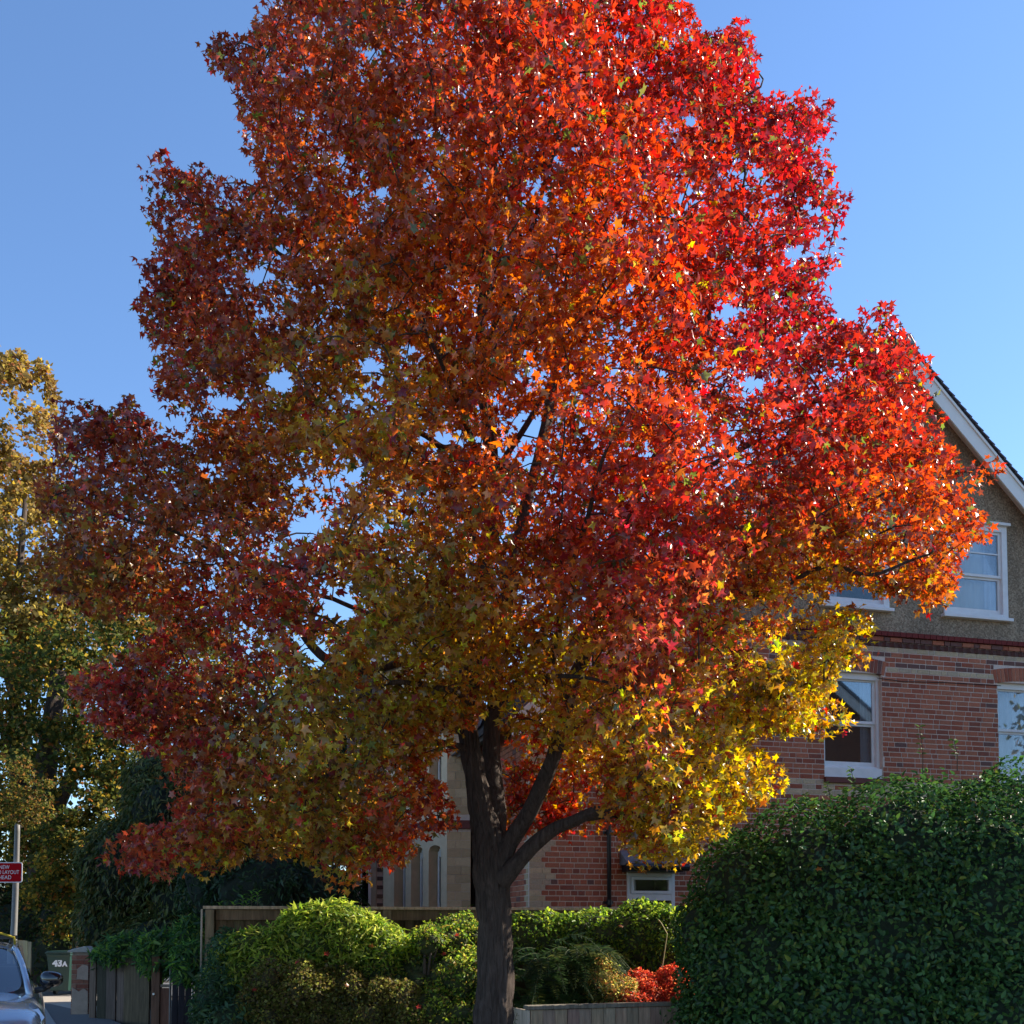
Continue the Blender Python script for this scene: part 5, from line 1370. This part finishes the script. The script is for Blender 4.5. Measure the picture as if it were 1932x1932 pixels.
LIMBS = [
 [(934, 1610, 11.55, .12), (935, 1540, 11.68, .105), (930, 1450, 11.85, .098), (927, 1350, 11.95, .092), (940, 1200, 12.1, .085), (985, 1000, 12.3, .07), (1030, 800, 12.5, .055), (1060, 600, 12.5, .042), (1090, 400, 12.4, .03), (1110, 200, 12.3, .018), (1120, 30, 12.2, .01)],
 [(940, 1640, 11.45, .12), (960, 1588, 11.4, .095), (995, 1530, 11.3, .085), (1030, 1455, 11.2, .08), (1056, 1380, 11.15, .07), (1110, 1200, 11.0, .06), (1170, 1000, 10.8, .05), (1240, 850, 10.7, .04), (1320, 650, 10.7, .03), (1380, 450, 10.7, .018), (1400, 300, 10.7, .01)],
 [(945, 1662, 11.4, .11), (975, 1625, 11.3, .085), (1010, 1585, 11.25, .078), (1055, 1556, 11.2, .07), (1100, 1542, 11.1, .062), (1190, 1505, 10.9, .045), (1280, 1470, 10.8, .03), (1380, 1420, 10.7, .016)],
 [(880, 1412, 11.45, .045), (830, 1405, 11.3, .035), (780, 1412, 11.2, .03), (700, 1440, 11.0, .026), (600, 1470, 10.7, .02), (480, 1490, 10.4, .012), (380, 1520, 10.2, .008)],
 [(880, 1380, 11.5, .05), (830, 1374, 11.5, .038), (740, 1362, 11.6, .03), (640, 1330, 11.6, .024), (520, 1330, 11.6, .016), (380, 1320, 11.5, .01)],
 [(900, 1200, 11.4, .06), (800, 1240, 11.2, .055), (690, 1262, 11.0, .052), (600, 1238, 10.9, .048), (535, 1155, 10.8, .042), (480, 1088, 10.7, .036), (420, 1050, 10.6, .028), (300, 1000, 10.5, .018), (150, 940, 10.3, .01)],
 [(925, 930, 11.5, .05), (870, 852, 11.3, .04), (830, 850, 11.2, .034), (780, 828, 11.1, .028), (700, 830, 11, .02), (560, 800, 10.9, .012)],
 [(915, 760, 11.5, .045), (860, 690, 11.2, .036), (780, 620, 11, .03), (650, 560, 10.9, .024), (500, 450, 10.8, .016), (350, 360, 10.8, .009)],
 [(935, 910, 11.5, .045), (960, 850, 11.4, .036), (1010, 775, 11.3, .03), (1060, 680, 11.2, .024), (1130, 540, 11, .016), (1200, 350, 11, .009)],
 [(1100, 1230, 11.0, .045), (1200, 1170, 10.9, .04), (1330, 1112, 10.8, .034), (1400, 1122, 10.7, .03), (1470, 1104, 10.6, .027), (1550, 1078, 10.5, .024), (1640, 1084, 10.4, .018), (1760, 1040, 10.3, .01)],
 [(1150, 1060, 10.85, .04), (1190, 975, 10.7, .034), (1290, 912, 10.6, .028), (1450, 820, 10.6, .022), (1600, 740, 10.6, .015), (1690, 640, 10.6, .008)],
 [(1140, 1080, 10.9, .036), (1290, 1010, 11.4, .03), (1480, 980, 11.8, .024), (1650, 930, 12.0, .016), (1830, 890, 12, .008)],
 [(912, 560, 11.5, .04), (1000, 460, 11.2, .03), (1150, 360, 11, .024), (1300, 260, 10.9, .016), (1440, 150, 10.9, .008)],
 [(920, 430, 11.5, .036), (820, 330, 11.2, .028), (700, 230, 11, .02), (560, 130, 10.9, .012), (450, 80, 10.9, .007)],
 [(915, 640, 11.5, .035), (780, 500, 11.9, .026), (600, 330, 12.2, .018), (480, 200, 12.2, .01)],
 [(975, 1040, 12.3, .05), (1010, 900, 13.3, .04), (1060, 720, 14.3, .028), (1100, 550, 14.8, .014)],
 [(915, 1050, 11.6, .05), (850, 930, 12.8, .04), (740, 800, 13.8, .028), (620, 690, 14.4, .014)],
 [(925, 1150, 11.9, .045), (1050, 1050, 13, .036), (1250, 950, 14, .026), (1450, 830, 14.4, .012)],
 [(890, 1280, 11.6, .045), (780, 1200, 12.7, .036), (600, 1120, 13.6, .026), (430, 1040, 14, .012)],
 [(920, 900, 11.3, .045), (890, 830, 10.2, .034), (850, 730, 9.2, .024), (800, 600, 8.7, .012)],
 [(1040, 1250, 11.0, .04), (1060, 1150, 10.0, .03), (1100, 1000, 9.1, .022), (1160, 820, 8.6, .012)],
 [(890, 1330, 11.3, .04), (840, 1300, 10.4, .03), (740, 1290, 9.6, .022), (620, 1350, 9.1, .012)],
 [(940, 1330, 11.6, .035), (980, 1290, 10.6, .026), (1080, 1280, 9.8, .018), (1180, 1300, 9.3, .01)],
 [(905, 690, 11.4, .035), (960, 540, 10.2, .026), (1020, 380, 9.4, .018), (1060, 220, 9.1, .01)],
 [(1100, 1542, 11.1, .045), (1180, 1540, 11.8, .03), (1280, 1540, 12.3, .02), (1350, 1500, 12.6, .01)],
 [(1056, 1380, 11.15, .04), (1180, 1360, 11.3, .03), (1320, 1330, 11.4, .022), (1480, 1280, 11.4, .014), (1600, 1240, 11.4, .008)],
]
for i, L_ in enumerate(LIMBS):
    ln = smooth_line(W(L_), 6)
    # kinks, so that no limb runs as a clean curve
    for q in range(3, len(ln)-1):
        p, r = ln[q]; ln[q] = (p + mnoise.noise_vector(p*1.7 + Vector((i*3.1, 0, 0)))*min(0.10, 0.02+0.02*q/6), r)
    m = MB(); bark_tube(m, ln, 24 if ln[0][1] > .06 else 9, 0.010 if ln[0][1] > .06 else 0.005, i*7.7)
    m.build('limb', M['bark'], tree, smooth=True)
    skel += [[p, r] for p, r in ln[2:]]

# outline of the crown in the plane of the trunk, with its notches
OUT = [(505,-10),(470,60),(440,75),(398,62),(385,100),(425,140),(455,200),(470,290),(490,340),(452,345),(430,330),(415,345),(380,305),(345,330),(310,290),(275,320),(290,420),(310,480),(285,495),(245,490),(262,530),(300,545),(255,570),(265,605),(290,640),(285,700),(300,755),(350,790),(400,835),(350,815),(300,805),(262,770),(240,742),(215,780),(170,760),(108,752),(100,800),(95,870),(60,910),(75,975),(85,1010),(75,1070),(90,1120),(150,1150),(200,1165),(270,1150),(290,1190),(240,1210),(200,1240),(140,1270),(140,1320),(170,1370),(215,1390),(250,1400),(320,1420),(310,1470),(330,1510),(310,1560),(250,1575),(185,1610),(235,1635),(290,1660),(360,1640),(440,1635),(500,1618),(560,1615),(600,1640),(640,1680),(690,1660),(700,1600),(730,1640),(770,1640),(790,1590),(860,1550),(840,1500),(800,1440),(870,1400),(885,1345),(930,1335),(960,1390),(1010,1420),(960,1440),(950,1500),(955,1590),(1000,1590),(1040,1560),(1060,1600),(1120,1600),(1130,1560),(1170,1580),(1210,1630),(1260,1640),(1330,1600),(1380,1560),(1420,1530),(1480,1490),(1480,1440),(1430,1420),(1420,1380),(1500,1390),(1590,1380),(1600,1340),(1560,1320),(1590,1270),(1655,1225),(1640,1160),(1600,1140),(1540,1180),(1520,1150),(1560,1110),(1640,1100),(1690,1130),(1740,1155),(1790,1140),(1810,1060),(1870,1020),(1880,985),(1830,960),(1850,925),(1895,880),(1880,860),(1820,890),(1800,850),(1760,840),(1780,790),(1760,740),(1750,670),(1700,650),(1690,565),(1640,575),(1625,625),(1580,620),(1560,560),(1520,570),(1540,520),(1590,500),(1585,440),(1600,370),(1570,330),(1580,280),(1560,190),(1530,175),(1480,170),(1430,190),(1425,110),(1400,45),(1330,60),(1300,0),(1290,-120),(1200,-260),(1050,-340),(880,-350),(720,-280),(600,-160)]
POLY = np.array(OUT, float)
def signed_dist(P):
    """distance to the outline, positive inside"""
    a = POLY; b = np.roll(POLY, -1, 0)
    d = np.full(len(P), 1e9); ins = np.zeros(len(P), bool)
    for (x0, y0), (x1, y1) in zip(a, b):
        ex_, ey_ = x1-x0, y1-y0
        t = np.clip(((P[:, 0]-x0)*ex_ + (P[:, 1]-y0)*ey_)/(ex_*ex_+ey_*ey_), 0, 1)
        d = np.minimum(d, np.hypot(P[:, 0]-x0-t*ex_, P[:, 1]-y0-t*ey_))
        c = ((y0 > P[:, 1]) != (y1 > P[:, 1]))
        with np.errstate(divide='ignore', invalid='ignore'):
            xi = x0 + (P[:, 1]-y0)*ex_/np.where(ey_ == 0, 1e-9, ey_)
        ins ^= c & (P[:, 0] < xi)
    return np.where(ins, d, -d)
GAPS = [(590,985,34,17),(560,1005,17,15),(665,895,22,14),(600,1235,22,24),(575,1215,12,12),(640,1140,34,16),(832,830,24,16),(805,826,18,12),(872,835,12,10),(985,830,14,18),(1010,800,12,20),(905,768,12,10),(1000,870,14,16),(1000,710,8,20),(720,365,16,12),(490,520,30,12),(530,720,26,22),(700,690,26,16),(770,660,18,12),(1375,590,36,14),(1420,720,26,14),(1230,860,14,8),(560,910,20,10),(390,880,18,8),(530,470,16,10),(640,300,14,8),(700,100,12,14),(880,180,14,8),(1030,380,10,14),(1310,230,16,12),(1500,480,22,12),(1540,400,16,10),(430,760,30,16),(650,1160,20,10),(1250,700,14,8),(300,885,8,6),(1190,540,8,12),(780,260,10,10),(1400,330,14,10),(905,1500,40,120),(1000,1330,10,10)]
COLS = [((450,120),(.27,.055,.024)),((650,230),(.36,.09,.024)),((330,380),(.27,.05,.024)),((270,540),(.25,.045,.024)),((560,430),(.34,.09,.022)),((950,130),(.38,.05,.022)),((1250,80),(.42,.025,.022)),((1480,260),(.32,.016,.022)),((1450,430),(.56,.03,.03)),((1150,320),(.50,.055,.024)),((1080,520),(.46,.13,.024)),((900,420),(.42,.10,.018)),((1000,660),(.45,.13,.02)),((1300,560),(.56,.045,.028)),((720,560),(.40,.13,.022)),((650,740),(.42,.24,.03)),((470,640),(.27,.06,.022)),((160,830),(.27,.045,.026)),((200,980),(.30,.085,.024)),((360,930),(.29,.085,.024)),((420,1020),(.28,.12,.026)),((160,1090),(.26,.13,.03)),((430,1150),(.34,.02,.028)),((540,1060),(.30,.025,.024)),((520,1180),(.42,.03,.025)),((200,1300),(.36,.03,.032)),((320,1340),(.24,.035,.022)),((460,1270),(.26,.17,.03)),((580,1330),(.28,.20,.03)),((750,1090),(.34,.22,.035)),((700,1230),(.34,.25,.028)),((830,1180),(.34,.20,.025)),((920,1050),(.38,.15,.02)),((830,930),(.36,.10,.018)),((1000,940),(.40,.05,.02)),((1120,900),(.42,.06,.02)),((1230,950),(.48,.035,.026)),((1230,1080),(.42,.015,.045)),((1350,1180),(.62,.04,.06)),((1120,1150),(.40,.09,.03)),((1480,900),(.42,.03,.024)),((1600,820),(.40,.035,.022)),((1760,960),(.42,.06,.022)),((1750,1090),(.42,.09,.022)),((1680,690),(.32,.02,.02)),((1480,660),(.28,.015,.025)),((1560,480),(.24,.012,.022)),((1540,330),(.26,.013,.022)),((1400,80),(.32,.016,.022)),((1100,1290),(.62,.40,.03)),((1000,1290),(.60,.38,.035)),((1230,1290),(.55,.03,.06)),((1350,1280),(.40,.30,.025)),((1550,1290),(.68,.38,.03)),((1420,1230),(.55,.42,.03)),((1330,1430),(.66,.42,.03)),((1400,1480),(.66,.38,.03)),((1310,1520),(.38,.24,.02)),((1260,1590),(.36,.26,.025)),((1130,1440),(.42,.26,.02)),((700,1480),(.28,.22,.03)),((560,1500),(.30,.20,.03)),((420,1420),(.24,.05,.025)),((360,1590),(.36,.03,.032)),((240,1610),(.36,.05,.028)),((420,1610),(.42,.26,.03)),((620,1640),(.30,.24,.03)),((760,1540),(.55,.07,.022)),((780,1470),(.56,.14,.024)),((740,1620),(.46,.035,.022)),((700,1390),(.30,.24,.03)),((1000,1490),(.56,.03,.028)),((1090,1585),(.66,.03,.03)),((980,1560),(.52,.03,.028)),((1540,1160),(.56,.30,.03)),((1600,1200),(.55,.42,.03)),((870,1290),(.38,.26,.03)),((500,1380),(.26,.13,.028))]  # autumn leaf colours by place; right-edge crimson darkened to stand for shade
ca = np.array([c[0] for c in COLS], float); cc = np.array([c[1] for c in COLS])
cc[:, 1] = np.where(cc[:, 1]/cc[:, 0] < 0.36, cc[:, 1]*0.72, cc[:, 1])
# twig clusters
NCL = 5900
cand = np.stack([rng.uniform(50, 1905, 26000), rng.uniform(-340, 1680, 26000)], 1)
sdv = signed_dist(cand)
cand, sdv = cand[sdv > 9], sdv[sdv > 9]
gapd = np.min(np.array([((cand[:, 0]-g_[0])/(g_[2]+14))**2 + ((cand[:, 1]-g_[1])/(g_[3]+14))**2 for g_ in GAPS]), 0)
cand, sdv = cand[gapd > 1], sdv[gapd > 1]
cand, sdv = cand[:NCL], sdv[:NCL]
half = 3.5*np.clip(sdv/330, 0.0, 1.0)**0.55
dy = half*np.sign(rng.uniform(-1, 1, len(cand)))*rng.random(len(cand))**0.6
lowmask = cand[:, 1] > 1380
dy = np.where(lowmask, dy*1.1 - 0.15, dy)
open_ = (cand[:, 1] > 1400) & (cand[:, 0] > 940) & (cand[:, 0] < 1140)
dy = np.where(open_, 0.7 + np.abs(dy)*0.8, dy)
cl_pos = np.array([at(u, v, TY + d) for (u, v), d in zip(cand, dy)])
den = np.array([0.9*mnoise.noise(Vector(p)*1.25) + 0.6*mnoise.noise(Vector(p)*2.6) for p in cl_pos]) + rng.normal(0, 0.1, len(cl_pos))
kc = den > -0.27                                       # leave dark pockets between the sprays
cl_pos, cand, dy = cl_pos[kc], cand[kc], dy[kc]
# join every cluster to the nearest wood with a thin bent twig
S = np.array([list(p + T0) for p, r in skel]); order = np.argsort([np.min(np.sum((S - p)**2, 1)) for p in cl_pos])
pts_all = np.zeros((len(S) + 4*len(cl_pos), 3)); pts_all[:len(S)] = S; cnt = len(S)
tw = MB()
for i in order:
    p = cl_pos[i]
    d2 = np.sum((pts_all[:cnt] - p)**2, 1) + 0.35*np.maximum(0, pts_all[:cnt, 2] - p[2] + 0.1)**2
    j = int(np.argmin(d2)); q = Vector(pts_all[j]); pe = Vector(p); L_ = (pe-q).length
    a = q.lerp(pe, 0.35) + Vector((0, 0, 0.10*L_)) + mnoise.noise_vector(q*3)*0.06*L_; b = q.lerp(pe, 0.7) + Vector((0, 0, 0.09*L_)) + mnoise.noise_vector(pe*3)*0.06*L_
    r0 = 0.006 + min(0.012, 0.008*L_)
    tw.tube([q - T0, a - T0, b - T0, pe - T0], [r0, r0*0.8, r0*0.6, 0.003], 5, cap=False)
    for e in (a, b, pe): pts_all[cnt] = e; cnt += 1
tw.build('twigs', M['bark'], tree, smooth=True, kind='stuff')
# leaves hang round every twig end
LPC = 38
n = len(cl_pos)*LPC
ci = np.repeat(np.arange(len(cl_pos)), LPC)
axs = np.repeat(unit(rng.normal(size=(len(cl_pos), 3)))*np.array([1, 1, 0.6]), LPC, 0)
off = unit(rng.normal(size=(n, 3)))*(rng.random((n, 1))**0.5)*np.array([0.18, 0.18, 0.15]) + axs*rng.uniform(-0.3, 0.3, (n, 1))
lp = cl_pos[ci] + off
uv = proj(lp)
sdl = signed_dist(uv)
wob = np.array([14*mnoise.noise(Vector((a*0.03, b*0.03, 0.0))) + 20*mnoise.noise(Vector((a*0.012, b*0.012, 7.0))) for a, b in uv])
gd = np.min(np.array([((uv[:, 0]-g_[0])/g_[2])**2 + ((uv[:, 1]-g_[1])/g_[3])**2 for g_ in GAPS]), 0)
keep = (sdl + wob > -8) & (gd + rng.normal(0, 0.25, n) > 0.95)
lp, ci, off, uv = lp[keep], ci[keep], off[keep], uv[keep]
n = len(lp)
cc = np.where(cc[:, :1] > 0.5, cc*0.84, np.where(ca[:, :1] < 1050, cc*1.12, cc))  # bright reds toned down; left and centre leaves lightened for missing sunlight
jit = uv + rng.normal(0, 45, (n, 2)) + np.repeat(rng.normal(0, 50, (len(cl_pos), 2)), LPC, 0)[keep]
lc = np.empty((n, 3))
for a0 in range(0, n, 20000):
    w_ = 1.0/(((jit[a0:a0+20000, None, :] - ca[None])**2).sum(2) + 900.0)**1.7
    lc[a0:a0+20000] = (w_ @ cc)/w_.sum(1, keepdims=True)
g_ = rng.random((n, 1))
near = cc[rng.integers(0, len(cc), n)]                 # stray leaves that turned early or late
lc = np.where(g_ < 0.07, near*0.8, lc)
lc = np.where((g_ > 0.07) & (g_ < 0.11), np.array([[0.13, 0.15, 0.03]])*np.ones((n, 1)), lc)
lc = np.where(g_ > 0.9, lc*np.array([[0.45, 0.35, 0.6]]), lc)
lc = np.where((g_ > 0.82) & (g_ < 0.9), lc*np.array([[1.0, 1.5, 1.1]]), lc)
lc = lc*(1 + rng.normal(0, 0.2, (n, 1)))*np.repeat(1 + rng.normal(0, 0.16, (len(cl_pos), 1)), LPC, 0)[keep]
lc[:, 1] = lc[:, 1] + 0.035*lc[:, 0]                 # a little copper in every red
hue = rng.normal(0, 0.2, (n, 1))
lc = np.clip(lc*np.concatenate([1 + 0*hue, 1 + hue, 1 + 0*hue], 1), 0.006, 0.85)
oh = off.copy(); oh[:, 2] = 0
tip = unit(oh)*0.45 + rng.normal(size=(n, 3))*0.55 + np.array([0, 0, -0.75])
nr = rng.normal(size=(n, 3))*0.75 + unit(oh)*0.45 + np.array([0, 0, 0.55])
sz_ = rng.uniform(0.038, 0.073, n)
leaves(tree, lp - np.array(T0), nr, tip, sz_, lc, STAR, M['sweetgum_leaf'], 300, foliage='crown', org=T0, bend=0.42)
print('sweetgum leaves', n, 'clusters', len(cand))
